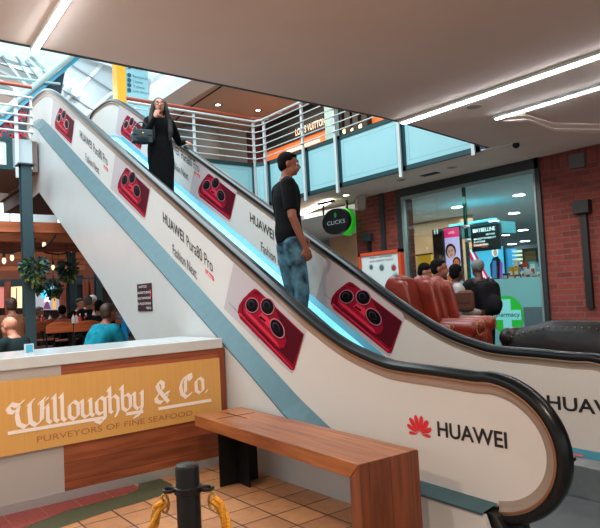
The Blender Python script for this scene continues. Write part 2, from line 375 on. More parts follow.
# glazed roof over the atrium
roof = MB(); bars = MB()
x0, x1 = -22, -4.2
for k in range(10):
    x = x0+(x1-x0)*k/9; bars.bar((x, -8, 9.6-.0), (x, 6.6, 7.0), .09, .16)
for k in range(9):
    t = k/8; bars.bar((x0, -8+14.6*t, 9.6-2.6*t), (x1, -8+14.6*t, 9.6-2.6*t), .06, .1)
g = MB().add([(x0, -8, 9.7), (x1, -8, 9.7), (x1, 6.6, 7.1), (x0, 6.6, 7.1)], [(0, 1, 2, 3)])
struct('window_1', g, SKYGL)
struct('trim_7', bars, WHITEP)
tr = MB()
for (a, b, wdt) in [((2, 56), (26, 86), .07), ((26, 60), (40, 78), .1), ((30, 56), (48, 74), .08), ((16, 56), (34, 84), .06)]:
    tr.bar(at(*a, 'x', -16), at(*b, 'x', -16), wdt*.8, wdt*.8)
for (a, b, wdt) in [((0, 115), (96, 36), .22), ((-20, 74), (60, 84), .1)]:
    tr.tube([at(*a, 'x', -13.2), at(*b, 'x', -13.2)], wdt*.3, 12)
struct('trim_8', tr, mat('pale_roof_steel', (176, 206, 212), .4, .2))

# ================================================================== ESCALATOR
YN, YF = 2.91, 4.0           # handrail centre lines
NP, FP = 2.90, 3.97          # panel faces turned to us
def hr(X): return -.854-.581*X
lower = [(-4.6, hr(-4.6)), (-4.2, hr(-4.2)), (-3.785, 1.34), (-3.5, 1.185), (-3.233, 1.065), (-2.95, .983), (-2.77, .955), (-2.45, .943)]+[(-2.13+.472*math.cos(R(a_)), .5225+.4135*math.sin(R(a_))) for a_ in (98, 84, 70, 56, 42, 28, 14, 0, -14, -28, -42, -56, -70, -82)]
upper = [(-11.05, 4.28), (-11.3, 4.36), (-11.45, 4.50), (-11.5, 4.66), (-11.45, 4.82), (-11.3, 4.96), (-11.1, 5.03), (-10.8, 5.045), (-10.45, 5.03), (-10.15, 4.97), (-9.8, hr(-9.8)-.02), (-9.4, hr(-9.4))]
path = catmull(upper, 5)+catmull(lower, 5)
path = [p for i, p in enumerate(path) if i == 0 or (Vector(p)-Vector(path[i-1])).length > 1e-4]
def offset(path, d):
    out = []
    for i, p in enumerate(path):
        a = Vector(path[max(i-1, 0)]); b = Vector(path[min(i+1, len(path)-1)]); t = (b-a).normalized()
        out.append((p[0]+t.y*d, p[1]-t.x*d))    # to the inside (right of travel = down)
    return out
def sweep(mb, path, prof, Y, mi=0):
    """prof: (dy, inward offset) closed outline"""
    rows = []
    offs = {}
    for dy, d in prof+[prof[0]]:
        if d not in offs: offs[d] = offset(path, -d) if False else offset(path, d)
    n = len(path)
    for i in range(n): rows.append([(offs[d][i][0], Y+dy, offs[d][i][1]) for dy, d in prof+[prof[0]]])
    mb.grid(rows, mi)
    mb.add([rows[0][k] for k in range(len(prof))], [tuple(range(len(prof)))], mi); mb.add([rows[-1][k] for k in range(len(prof))], [tuple(range(len(prof)))], mi)
    return mb
# outward offset check: for a path going to +X, t.y*d with t=(1,0) -> z - d : inside is below.
HRP = [(-.045, .02), (-.05, .035), (-.042, .055), (.042, .055), (.05, .035), (.045, .02), (.03, .004), (.0, -.001), (-.03, .004)]
esc = empty('escalator', (-6, 3.45, 0), 'long white escalator with phone adverts climbing to the upper floor behind the wooden bench', 'escalator')
for Y, s_ in ((YN, 1), (YF, -1)):
    sweep(MB(), path, HRP, Y).build('handrail', RUBBER, esc, smooth=True)
    mo = sweep(MB(), path, [(-.030, .055), (-.030, .075), (-.022, .085), (-.022, .10), (-.014, .125), (.014, .125), (.022, .10), (.030, .075), (.030, .055)], Y)
    mo.build('handrail_guide', MOULD, esc, smooth=True)
    sweep(MB(), path, [(-.034, .060), (-.036, .067), (-.034, .074), (.034, .074), (.036, .067), (.034, .060)], Y).build('bead', MOULD2, esc, smooth=True)
# outer deck / cladding lines
lo_t = [(-12.5, 4.50), (-10.6, 4.44), (-10.3, 4.30), (-10.0, 4.10), (-7.66, 2.727), (-6.22, 1.895), (-5.158, 1.268), (-4.343, .790), (-3.878, .505), (-3.5, .33), (-3.2, .235), (-2.95, .20), (-2.0, .185)]
hi_t = [(-12.5, 4.68), (-10.9, 4.66), (-10.5, 4.56), (-10.11, 4.35), (-7.96, 3.07), (-6.46, 2.19), (-5.35, 1.53), (-4.51, 1.02), (-3.84, .617), (-3.45, .42), (-3.1, .29), (-2.8, .235), (-2.0, .215)]
xs = sorted({round(-12.5+.1*k, 3) for k in range(106)} | {-2.0})
lo = lambda X: interp(lo_t, X)
hi = lambda X: interp(hi_t, X)
CX0 = -10.78
xs2 = [x for x in xs if CX0-.05 < x <= -2.03]; xs2[0] = CX0
# balustrade panels
def panel_poly(bottom):
    ins = offset(path, .115)
    top = [p for p in ins if p[1] > bottom(p[0])-.0 ]
    bot = [(x, bottom(x)) for x in xs if top[0][0] < x < top[-1][0]]
    return top+bot[::-1]
NLOW = lambda X: hi(X)-.02
inlow = lambda X: max(.24, hr(X)-.66) if X > -9.9 else min(hr(X)-.66, 4.45)
def inb(X):
    t = [(-12.5, 4.42), (-10.6, 4.42), (-10.2, 4.34), (-9.8, hr(-9.8)-.62), (-4.6, hr(-4.6)-.62), (-4.0, hr(-4.0)-.62), (-3.5, hr(-3.5)-.66), (-3.2, .40), (-2.9, .33), (-2.6, .30), (-1.8, .28)]
    return interp(t, X)
MBp = MB().prism(panel_poly(NLOW), lambda u, v, d: (u, d, v), NP, NP+.02); MBp.build('balustrade_panel', PANEL, esc)
MBp = MB().prism(panel_poly(inb), lambda u, v, d: (u, d, v), FP, FP+.05); MBp.build('balustrade_panel', PANEL, esc)
# outer deck strip
dk = MB().grid([[(x, 2.765, lo(x)) for x in xs2], [(x, 2.765, lo(x)+.012) for x in xs2], [(x, NP, hi(x)) for x in xs2], [(x, NP+.01, hi(x)-.02) for x in xs2]])
dk.build('deck', DECKM, esc, fix=False)
# far outer deck
MB().grid([[(x, YF+.02, hi(x)) for x in xs2], [(x, YF+.17, lo(x)) for x in xs2]]).build('deck', DECKM, esc, fix=False)
# cladding
und = [(-10.38, 3.32), (-7.754, 1.78), (-6.575, .955+.135*0)]
def cladpoly():
    top = [(x, lo(x)-.0) for x in xs2]
    top[0] = (CX0+.05, lo(CX0)-.0); top = [(CX0, lo(CX0)-.12), (CX0+.015, lo(CX0)-.04)]+top
    bot = [(-2.03, 0), (-5.0, 0), (-6.575, .945), (-7.754, 1.70+.05), (-10.38, 3.305), (CX0, 3.28)]
    return top+bot
MB().prism(cladpoly(), lambda u, v, d: (u, d, v), 2.775, 2.80).build('cladding', CLAD, esc)
MB().prism(cladpoly(), lambda u, v, d: (u, d, v), 4.14, 4.165).build('cladding', CLAD, esc)
# underside and soffit
us = MB().grid([[(-5.0, y, .0) for y in (2.80, 4.14)], [(-10.38, y, 3.305) for y in (2.80, 4.14)], [(-11.6, y, 3.33) for y in (2.80, 4.14)]])
us.build('underside', mat('underside_brown', (92, 76, 72), .7), esc)
MB().box((-13.0, 2.8, 3.33), (-10.42, 4.15, 3.55)).build('drive_housing', mat('drive_housing_brown', (88, 74, 70), .7), esc)
jt = MB()
for x in (-8.6, -6.4, -4.45): jt.box((x-.003, 2.772, max(.0, .945+(-6.575-x)*.585)+.02), (x+.003, 2.7755, lo(x)-.02))
# end boot where the handrail dives in
bt = MB().prism([(-2.20, .0), (-2.19, .17), (-2.15, .20), (-2.06, .18), (-2.0, .09), (-2.0, 0)], lambda u, v, d: (u, d, v), YN-.09, YN+.09)
bt.build('handrail_inlet', BLACKP, esc, bevel=.01)
bt = MB().prism([(-2.20, .0), (-2.19, .17), (-2.15, .20), (-2.06, .18), (-2.0, .09), (-2.0, 0)], lambda u, v, d: (u, d, v), YF-.09, YF+.09)
bt.build('handrail_inlet', BLACKP, esc, bevel=.01)
# inner decks and skirts
CYST = mat('cyan_skirt_strip', (120, 215, 240), .4, emit=(80, 195, 235), estr=.45)  # cyan strip material with a mild emission
xs3 = [x for x in xs if -10.7 < x < -1.9]
MB().grid([[(x, FP, inb(x)+.004) for x in xs3], [(x, FP-.06, inb(x)-.035) for x in xs3]]).build('inner_deck', DECKS, esc, fix=False)
xs4 = [x for x in xs3 if x < -3.9]; xs5 = [x for x in xs3 if x >= -3.95]
MB().grid([[(x, FP-.06, inb(x)-.035) for x in xs4], [(x, FP-.115, inb(x)-.075) for x in xs4]]).build('skirt_strip', CYST, esc, fix=False)
MB().grid([[(x, FP-.06, inb(x)-.035) for x in xs5], [(x, FP-.115, inb(x)-.075) for x in xs5]]).build('inner_deck', STEEL, esc, fix=False)
MB().grid([[(x, FP-.115, inb(x)-.075) for x in xs3], [(x, FP-.12, inb(x)-.42) for x in xs3]]).build('skirt', STEEL, esc, fix=False)
MB().grid([[(x, NP+.02, inb(x)) for x in xs3], [(x, NP+.135, inb(x)-.075) for x in xs3], [(x, NP+.14, inb(x)-.42) for x in xs3]]).build('skirt', STEEL, esc, fix=False)
# round button plate end on the far skirt
MB().tube([at(575, 459, 'y', 3.90), at(575, 459, 'y', 3.90)+Vector((0, -.02, 0))], .012, 12).build('stop_button', BLACKP, esc)
MB().box(at(573, 453, 'y', 3.905), Vector(at(583, 457, 'y', 3.905))+Vector((0, .004, 0))).build('warning_sticker', mat('pink_sticker', (214, 120, 124), .5), esc)
# steps
STEP = mat('ribbed_step', (88, 94, 96), .4, .7); YEL = mat('yellow_step_edge', (196, 160, 40), .5)
def stepz(X): return hr(X)-.935
SX = []
x = -10.2
def make_step():
    mb = MB()
    for k in range(13): mb.box((-.2+.031*k, -.40, -.012), (-.2+.031*k+.016, .40, 0))
    mb.box((-.2, -.40, -.04), (.2, .40, -.012)); mb.box((.185, -.40, -.25), (.2, .40, -.012))
    return mb
stp = make_step().build('step', STEP, esc, local=True)
nst = 0
for k in range(19):
    X = -10.25+.4*k; z = hr(X+.0)-.935-.02
    z = min(z, ZU); z = max(z, .01)
    s_ = stp if nst == 0 else stp.copy()
    if nst: COL.objects.link(s_); s_.parent = esc
    s_.location = Vector((X, 3.455, z))-wloc(esc); nst += 1
# landing plates
lp = MB().box((-2.95, 3.055, 0), (-2.0, 3.84, .012)); lp.box((-2.0, 2.80, 0), (-.9, 4.12, .012))
lp.build('landing_plate', mat('landing_plate_steel', (118, 126, 130), .4, .5, var=.08, vscale=6), esc)
MB().box((-12.4, 3.04, ZU), (-10.45, 3.86, ZU+.012)).build('landing_plate', STEEL, esc)

# ---- adverts printed on the panels: drawn in slope coordinates (u along X, v = height above the slope line)
SL = .590
PHR = mat('phone_red', (128, 12, 36), .6, .0, spec=.06, var=.25, vscale=5, stretch=(1, 1, 3)); PHD = mat('phone_deep_red', (72, 10, 24), .6, spec=.06)
PHB = mat('phone_bright_red', (190, 40, 62), .6, spec=.1); PHL = mat('lens_black', (8, 6, 10), .6, spec=.05); PHG = mat('lens_ring', (204, 120, 132), .25, .4); LGR = mat('lens_glint', (60, 50, 64), .6, spec=.05)
def phone(X0, Z0, Y, name='phone_advert'):
    # corners measured on one advert: (0,0) is the upper left corner of the phone
    def mp(u, v, d): return (X0+u, Y-d, Z0-SL*u+v)
    g = MB()   # grey ground with cut edges
    g.prism([(-.30, .10), (-.52, -.46), (.34, -.42), (.48, -.40), (.69, .06), (.66, .12)], mp, .0012, None); g.build(name+'_ground', ADBG, esc)
    mb = MB()
    mb.prism([(-.041, -.032), (.008, .012), (.052, .027), (.66, .02), (.51, -.349), (.466, -.378), (-.245, -.394), (-.283, -.359), (-.258, -.284), (-.182, -.181)], mp, .003, None, 1)
    mb.prism([(.0, -.02), (.05, .01), (.655, .01), (.50, -.315), (-.215, -.315), (-.205, -.24)], mp, .0036, None, 0)
    mb.prism([(-.25, -.372), (-.262, -.350), (-.235, -.335), (.49, -.345), (.488, -.357), (-.22, -.352)], mp, .0045, None, 2)
    isl = [(-.207, -.322), (-.205, -.25), (-.13, -.15), (-.04, -.05), (.08, .0), (.20, .035), (.30, .01), (.36, -.05), (.42, -.11), (.44, -.18), (.40, -.255), (.33, -.31), (.25, -.325), (-.142, -.335)]
    mb.prism([(u, v-.006) for u, v in isl], mp, .0048, None, 0)
    mb.prism([(u*.96+.01, v*.96) for u, v in isl], mp, .0052, None, 1)
    mb.prism([(-.14, -.285), (-.17, -.255), (-.14, -.245), (.30, -.258), (.33, -.283), (.30, -.288)], mp, .0060, None, 2)
    mb.prism([(-.12, -.305), (-.10, -.318), (.26, -.312), (.27, -.302)], mp, .0060, None, 0)
    mb.prism([(.05, -.20), (.12, -.12), (.25, -.14), (.20, -.21)], mp, .0062, None, 2)
    for cx, cy, ax_, bx_ in ((-.038, -.156, (.101, .057), (.005, .066)), (.191, -.035, (.098, .049), (.006, .072)), (.314, -.142, (.098, .038), (-.012, .068))):
        def el(f, ox=0, oy=0): return [(cx+ox+f*(ax_[0]*math.cos(t)+bx_[0]*math.sin(t)), cy+oy+f*(ax_[1]*math.cos(t)+bx_[1]*math.sin(t))) for t in [2*math.pi*k/24 for k in range(24)]]
        mb.prism(el(1.10, 0, -.006), mp, .0068, None, 0); mb.prism(el(1.05), mp, .0072, None, 4); mb.prism(el(.92), mp, .0078, None, 3)
        mb.prism(el(.50, -.01, .005), mp, .0084, None, 5); mb.prism(el(.42, -.008, .002), mp, .0090, None, 3)
    mb.prism([(.083, -.175), (.163, -.168), (.142, -.192), (.064, -.200)], mp, .0075, None, 3)
    mb.build(name, [PHD, PHR, PHB, PHL, PHG, LGR], esc, fix=False)
for (px, py) in ((254.5, 289.4), (126, 168.5), (60, 108.5)):
    p = at(px, py, 'y', NP); phone(p.x, p.z, NP-.001)
for (px, py) in ((349, 282.5), (208, 174.5), (127, 116)):
    p = at(px, py, 'y', FP); phone(p.x, p.z, FP-.001)
def slogan(px, py, Y):
    p = at(px, py, 'y', Y); X0, Z0 = p.x, p.z
    mp = lambda u, v: (X0+u, Y-.0035, Z0-SL*u+v)
    mp3 = lambda u, v, d: (X0+u, Y-.0035-d, Z0-SL*u+v)
    for nm, parts in (('brand_name', [('HUAWEI', 0, .46, -.115, 0, .015)]), ('model_name', [('Pura80 Pro', .52, 1.02, -.125, 0, 0)]), ('slogan', [('Fashion Next', .20, .70, -.36, -.25, 0)]), ('small_brand_name', [('HUAWEI', 1.62, 1.74, -.30, -.26, 0)]), ('small_print', [('See the flagship phone in store', 1.28, 1.55, -.265, -.245, 0)])):
        mb = MB()
        for t_, u0, u1, v0, v1, bd_ in parts: text(mb, t_, mp, u0, u1, v0, v1, 0, bd_)
        mb.build(nm, INK, esc, fix=False)
    mb = MB(); mb.prism([(.88, -.20), (1.03, -.20), (1.03, -.155), (.88, -.155)], mp3, 0, None, 0)
    text(mb, 'Ultra', lambda u, v: (X0+u, Y-.0045, Z0-SL*u+v), .90, 1.01, -.195, -.162, 1); mb.build('badge', [REDINK, WH], esc, fix=False)
    mb = MB(); mb.prism(ell(1.66, -.225, .035, .022), mp3, 0, None, 0); mb.build('small_logo', REDINK, esc, fix=False)
for q in ((163, 211.5), (80, 130)): slogan(*q, NP)
for q in ((250, 212), (164, 137)): slogan(*q, FP)
def petals(mb, cx, cy, s, mp):
    for sg in (-1, 1):
        for ang, ln, wd, r0 in ((12, 1.0, .125, .30), (37, .98, .135, .30), (63, .88, .12, .32), (90, .70, .085, .34)):
            a = R(90-sg*ang); d = Vector((math.cos(a), math.sin(a))); n_ = Vector((-d.y, d.x)); pts = []
            for t, wv in ((0, .02), (.25, .5), (.55, .95), (.78, 1), (.93, .7), (1, .2)): pts.append((d*(.10+(ln-.10)*t)+n_*wd*wv))
            for t, wv in ((1, -.2), (.93, -.7), (.78, -1), (.55, -.95), (.25, -.5)): pts.append((d*(.10+(ln-.10)*t)+n_*wd*wv))
            mb.prism([(cx+p.x*s, cy+p.y*s*.95) for p in pts], mp, 0, None, 0)
lg = MB(); petals(lg, at(420,438,'y',NP).x, .515, .125, lambda u, v, d: (u, NP-.003, v)); lg.build('petal_logo', REDINK, esc, fix=False)
lt = MB(); 
c0 = at(437.5, 426, 'y', NP); c1 = at(508, 451, 'y', NP)
text(lt, 'HUAWEI', lambda u, v: (u, NP-.003, v), c0.x, c1.x, .525, .615, 0, .02); lt.build('brand_lettering', INK, esc, fix=False)
lt = MB(); text(lt, 'HUAWEI', lambda u, v: (u, FP-.003, v), at(547, 400, 'y', FP).x, at(547, 400, 'y', FP).x+.62, .535, .63, 0, .02); lt.build('brand_lettering', INK, esc, fix=False)
lt = MB(); 
# transparency notice on the cladding
nb = MB().box((-6.56, 2.765, 1.33), (-6.185, 2.773, 1.63), 0)
for k, (a, b, zz) in enumerate(((-6.50, -6.30, 1.585), (-6.55, -6.20, 1.52), (-6.55, -6.20, 1.46), (-6.55, -6.20, 1.40), (-6.33, -6.21, 1.35))):
    text(nb, ['NOTICE', 'CHILDREN TO BE HELD', 'HOLD THE HANDRAIL', 'NO TROLLEYS OR PRAMS', 'THANK YOU'][k], lambda u, v: (u, 2.763, v), a, b, zz, zz+.025, 1)
nb.box((-6.215, 2.7635, 1.48), (-6.188, 2.766, 1.56), 2)
o = nb.build('notice_board', [mat('notice_maroon', (44, 22, 34), .5), WH, REDINK]); tag(o, 'small dark maroon notice fixed to the white side of the escalator', 'sign')

# ================================================================== COUNTER WITH THE RESTAURANT SIGN
QX = -4.725
WOODC = wood('counter_wood', (116, 58, 34), (158, 88, 54), 'y', .45, ('z', .135))
ctr = empty('restaurant_counter', (-5.1, 1, 0), 'long restaurant counter with white stone top and wood and grey front beside the escalator', 'counter')
MB().box((-5.5, -2.5, .99), (QX+.02, 2.745, 1.075)).build('worktop', mat('white_stone_top', (196, 206, 210), .16, var=.03, vscale=12), ctr, bevel=.006)
MB().box((-5.45, -2.5, .07), (QX, 1.38, .99)).build('grey_panel', mat('grey_counter_panel', (168, 166, 166), .5), ctr)
MB().box((-5.45, 1.38, .07), (QX, 2.70, .99)).build('wood_panel', WOODC, ctr)
MB().box((-5.45, 2.70, .0), (QX+.01, 2.765, .99)).build('end_post', wood('counter_wood_post', (96, 44, 28), (150, 78, 50), 'z', .45), ctr)
MB().box((-5.45, -2.5, 0), (QX+.006, 2.69, .07)).build('kickboard', mat('steel_kickboard', (186, 200, 206), .3, .7), ctr)
BRASS = mat('brushed_brass_sheet', (214, 168, 96), .42, .15, var=.06, vscale=3, stretch=(1, 30, .4)); 
sg = empty('sign_board', (QX+.02, 1.6, .38), 'large brass sheet sign with white blackletter restaurant name on the counter front', 'sign')
MB().add([(QX+.004, -.6, .40), (QX+.03, -.6, .40), (QX+.03, -.6, .925), (QX+.004, -.6, .925), (QX+.004, 2.70, .415), (QX+.03, 2.70, .415), (QX+.03, 2.70, .91), (QX+.004, 2.70, .91)],
         [(0, 1, 2, 3), (4, 7, 6, 5), (0, 4, 5, 1), (1, 5, 6, 2), (2, 6, 7, 3), (3, 7, 4, 0)]).build('sheet', BRASS, sg)
# blackletter with a broad nib
NIB = [0]
def nib(mb, pts, mp, wdt=.2, ang=42):
    nv = Vector((math.cos(R(ang)), math.sin(R(ang))))*wdt/2
    for a, b in zip(pts, pts[1:]):
        a, b = Vector(a), Vector(b); P = [a-nv, a+nv, b+nv, b-nv]
        thin = Vector((-nv.y, nv.x)).normalized()*.025
        Q = [a-nv-thin, a-nv+thin, a+nv-thin, a+nv+thin, b-nv-thin, b-nv+thin, b+nv-thin, b+nv+thin]
        Q = sorted(set((round(q.x, 5), round(q.y, 5)) for q in Q))
        def cross(o, p, q): return (p[0]-o[0])*(q[1]-o[1])-(p[1]-o[1])*(q[0]-o[0])
        lo_, up_ = [], []
        for q in Q:
            while len(lo_) > 1 and cross(lo_[-2], lo_[-1], q) <= 0: lo_.pop()
            lo_.append(q)
        for q in Q[::-1]:
            while len(up_) > 1 and cross(up_[-2], up_[-1], q) <= 0: up_.pop()
            up_.append(q)
        NIB[0] += 1; mb.prism(lo_[:-1]+up_[:-1], mp, 0, .003+.00012*(NIB[0] % 17))
G = {
 'W': ([[(.15, 1.18), (-.15, 1.32), (-.30, 1.12), (-.22, .92), (-.02, .86)], [(-.1, 1.28), (.2, 1.2), (.42, 1.38)], [(.2, 1.1), (.12, .7), (.2, .2), (.5, 0), (.78, .22)], [(.82, 1.28), (.74, 1.0), (.78, .22), (1.05, 0), (1.35, .25)], [(.70, 1.18), (.94, 1.38)], [(1.38, 1.28), (1.38, .9), (1.35, .25)], [(1.25, 1.18), (1.5, 1.38)]], 1.62),
 'i': ([[(-.08, .9), (.04, 1.0)], [(.04, .9), (.04, .15), (.18, .03)], [(.0, 1.32), (.05, 1.36)]], .38),
 'l': ([[(-.06, 1.35), (.06, 1.5)], [(.04, 1.42), (.04, .15), (.18, .03)]], .38),
 'o': ([[(.3, 1.0), (.04, .82), (.04, .18), (.26, 0)], [(.26, 0), (.5, .18), (.5, .82), (.3, 1.0)]], .70),
 'u': ([[(-.06, .92), (.04, .98), (.04, .18), (.2, .0), (.5, .2)], [(.42, .95), (.5, 1.0), (.5, .15), (.64, .03)]], .80),
 'g': ([[(.3, 1.0), (.04, .82), (.04, .2), (.2, .05), (.48, .2)], [(.3, 1.0), (.5, .85), (.5, -.2), (.25, -.45), (-.05, -.3)], [(.5, .9), (.66, .98)]], .76),
 'h': ([[(-.06, 1.35), (.06, 1.5)], [(.04, 1.42), (.04, .12), (.14, .03)], [(.04, .8), (.32, 1.0), (.5, .8), (.5, .1), (.36, -.2)]], .74),
 'b': ([[(-.06, 1.35), (.06, 1.5)], [(.04, 1.42), (.04, .18), (.26, 0), (.5, .18), (.5, .8), (.32, .98), (.06, .8)]], .72),
 'y': ([[(-.06, .92), (.04, .98), (.04, .2), (.22, .0), (.48, .2)], [(.42, .95), (.52, 1.02), (.5, .1), (.3, -.35), (.0, -.45)]], .95),
 '&': ([[(.75, .35), (.35, .0), (.05, .12), (.02, .35), (.5, .85), (.5, 1.18), (.28, 1.30), (.12, 1.1), (.2, .8), (.8, .0)], [(.62, .5), (.86, .58)]], 1.12),
 'C': ([[(.72, 1.05), (.5, 1.28), (.18, 1.12), (.02, .7), (.1, .25), (.4, .02), (.75, .2)], [(.38, 1.1), (.36, .35)], [(.5, 1.28), (.78, 1.36), (.8, 1.1)]], .95),
 '.': ([[(.0, .02), (.06, .08)]], .25)}
def blackletter(mb, s, y0, y1, z0, xh, mp3):
    tot = sum(G[c][1] for c in s); sc_ = (y1-y0)/tot; u = 0
    for c in s:
        for st in G[c][0]:
            nib(mb, [(p[0]+u, p[1]) for p in st], lambda a, b, d: mp3(y0+a*sc_, z0+b*xh, d), .21 if c not in 'WC&' else .25)
        u += G[c][1]
XS = QX+.031
mp3 = lambda y, z, d: (XS+d, y, z)
WLT = mat('white_sign_letter', (240, 236, 232), .45)
mb = MB(); blackletter(mb, 'Willoughby', 1.045, 2.045, .585, .13, mp3); mb.build('name_lettering', WLT, sg)
mb = MB(); blackletter(mb, '&', 2.10, 2.25, .605, .13, mp3); mb.build('name_lettering', WLT, sg)
mb = MB(); blackletter(mb, 'C', 2.32, 2.44, .615, .135, mp3); blackletter(mb, 'o.', 2.46, 2.59, .635, .125, mp3); mb.build('name_lettering', WLT, sg)
mb = MB()
for a, b in ((1.0, 1.69), (1.85, 1.99), (2.12, 2.60)): mb.box((XS, a, .548), (XS+.004, b, .572))
mb.build('underline', WLT, sg)
mb = MB(); text(mb, 'PURVEYORS OF FINE SEAFOOD', lambda u, v: (XS+.001, u, v), 1.19, 2.42, .462, .505, 0, .0)
mb.build('tagline_lettering', mat('copper_lettering', (172, 116, 78), .4, .2), sg, fix=False)
# small things on the counter top
o = MB().box((-5.12, 1.365, 1.076), (-5.08, 1.44, 1.15), 0); o.box((-5.079, 1.372, 1.082), (-5.078, 1.433, 1.142), 1)
p = at(29, 350, 'x', -5.1)

# ================================================================== BENCH
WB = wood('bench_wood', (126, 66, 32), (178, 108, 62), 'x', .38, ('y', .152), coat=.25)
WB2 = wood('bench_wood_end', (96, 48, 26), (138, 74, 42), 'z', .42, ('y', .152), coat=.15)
WB3 = wood('bench_wood_side', (142, 66, 34), (196, 106, 60), 'x', .4)
P4 = [Vector((-4.42, 2.32, .51)), Vector((-4.50, 2.74, .51)), Vector((-2.41, 2.63, .51)), Vector((-2.395, 2.20, .51))]
bdir = ((P4[3]-P4[0])+(P4[2]-P4[1])).normalized(); bc = sum(P4, Vector())/4
bn = empty('bench', (bc.x, bc.y, 0), 'long reddish wooden bench with slab end and black steel leg in front of the escalator', 'bench', rz=math.atan2(bdir.y, bdir.x))
BL, BW_, BT = 2.03, .43, .088
def bl(mb, name, mt, bevel=.004):
    return mb.build(name, mt, bn, local=True, bevel=bevel)
mb = MB()   # mitred top
mb.prism([(-BL/2, .51-BT), (BL/2-BT, .51-BT), (BL/2, .51), (-BL/2, .51)], lambda u, v, d: (u, d, v), -BW_/2, BW_/2); bl(mb, 'seat', WB)
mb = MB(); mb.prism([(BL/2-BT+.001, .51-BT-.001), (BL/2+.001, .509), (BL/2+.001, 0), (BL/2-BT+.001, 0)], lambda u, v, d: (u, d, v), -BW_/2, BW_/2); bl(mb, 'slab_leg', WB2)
cx_ = -BL/2+.30; cy_ = .0
mb = MB().box((cx_-.165, cy_-.006, 0), (cx_+.165, cy_+.006, .51-BT)).box((cx_-.006, cy_-.165, 0), (cx_+.006, cy_+.165, .51-BT)); bl(mb, 'steel_leg', BLACK, 0)
mb = MB().box((cx_-.165, cy_-.006, .5095), (cx_+.165, cy_+.006, .5112)).box((cx_-.006, cy_-.165, .5095), (cx_+.006, cy_+.165, .5112)); bl(mb, 'steel_inlay', BLACK, 0)

# ================================================================== BOLLARD AND ROPES
pb = at(187, 464, 'z', .9)
bo = empty('rope_bollard', (pb.x, pb.y, 0), 'round black metal rope post standing on the tiled floor before the bench', 'bollard')
SAT = mat('satin_black', (12, 15, 18), .38, spec=.4)
MB().lathe([(.037, 0), (.037, .888), (.0355, .897), (.032, .9)], (pb.x, pb.y, 0), 32).build('post', SAT, bo, smooth=True)
MB().lathe([(.14, 0), (.14, .012), (.05, .02)], (pb.x, pb.y, 0), 32).build('base_plate', SAT, bo, smooth=True)
MB().lathe([(.0371, .811), (.043, .814), (.043, .832), (.0371, .835)], (pb.x, pb.y, 0), 32).build('collar', SAT, bo, smooth=True)
hr_dir = Vector((rv.x, rv.y, 0)).normalized()
YRO = mat('yellow_rope', (226, 158, 44), .7, bump=.8, bscale=120); BRS = mat('brass_clip', (206, 168, 92), .3, .9)
for s_ in (-1, 1):
    c = Vector((pb.x, pb.y, .823))+hr_dir*s_*.058
    ring = [c+hr_dir*.019*math.cos(t)+Vector((-hr_dir.y, hr_dir.x, 0))*.019*math.sin(t) for t in [2*math.pi*k/20 for k in range(21)]]
    MB().tube(ring, .0055, 8).build('rope_eye', SAT, bo, smooth=True)
for s_, lab in ((-1, 'yellow twisted rope hanging to the left of the black post'), (1, 'yellow twisted rope with clip hanging to the right of the black post')):
    c = Vector((pb.x, pb.y, .823))+hr_dir*s_*.074
    d = hr_dir*s_
    rt = empty('barrier_rope', (c.x, c.y, .0), lab, 'rope')
    pts = []
    for k in range(60):
        t = k/59; pts.append(c+d*(.02+.55*t**1.25)+Vector((0, 0, -.03-.62*(1-(1-t)**2)))+Fv*(-.25*t)*0)
    pts = [c+Vector((0, 0, -.035))]+[p for p in pts if (p-c).length > .05]
    mb = MB()
    for st in range(3):
        q = []
        for i, p in enumerate(pts):
            a = i*.62+st*2*math.pi/3; t = (pts[min(i+1, len(pts)-1)]-pts[max(i-1, 0)]).normalized(); n1 = t.cross(Vector((Fv.x, Fv.y, 0))).normalized(); n2 = t.cross(n1)
            q.append(p+(n1*math.cos(a)+n2*math.sin(a))*.0085)
        dens = []
        for a, b in zip(q, q[1:]): dens += [a, (a+b)/2]
        mb.tube(dens+[q[-1]], .0085, 7)
    mb.build('rope_strands', YRO, rt, smooth=True)
    lp_ = [c+d*(.012*math.sin(t)-.0)+Vector((0, 0, -.012-.028*(1-math.cos(t)))) for t in [2*math.pi*k/14 for k in range(15)]]
    MB().tube(lp_, .004, 7).build('hook', BRS, rt, smooth=True)
    if s_ > 0:
        e0 = pts[5]; e1 = pts[9]; MB().tube([e0+(e1-e0)*0, e1], .0125, 12).build('ferrule', mat('pale_ferrule', (214, 214, 150), .4, .3), rt, smooth=True)
    else:
        MB().tube([pts[1], pts[5]], .0125, 12).build('ferrule', BRS, rt, smooth=True)

# ================================================================== CEILING LIGHTS (lower ceiling)
def linear(p, q, w_, label, rec=.0):
    p = Vector(p); q = Vector(q); c = (p+q)/2
    r_ = empty('linear_light', (c.x, c.y, ZC), label, 'light', 'long white ceiling strip lights')
    MB().bar(p+Vector((-.03, 0, .0)), q, w_+.02, .03).build('housing', WHITEP, r_)
    MB().bar(p+Vector((0, 0, -.018)), q+Vector((0, 0, -.018)), w_, .02).build('tube', EMW, r_)
pa = at(403, 121.5, 'z', ZC-.02); linear(pa, (pa.x+4.6, pa.y+.03, ZC-.015), .055, 'long white strip light on the ceiling starting at the edge above the blue balcony panels')
pa = at(496, 117.3, 'z', ZC-.02); linear(pa, (pa.x+3.6, pa.y+.03, ZC-.015), .03, 'thin white strip light on the ceiling nearer the brick wall')
pa = at(34.5, 48.5, 'z', ZC-.02); pe = at(65.5, 0, 'z', ZC-.015); linear(pa, pa.lerp(pe, 2.6), .026, 'bright white strip light at the upper left above the glazed roof')
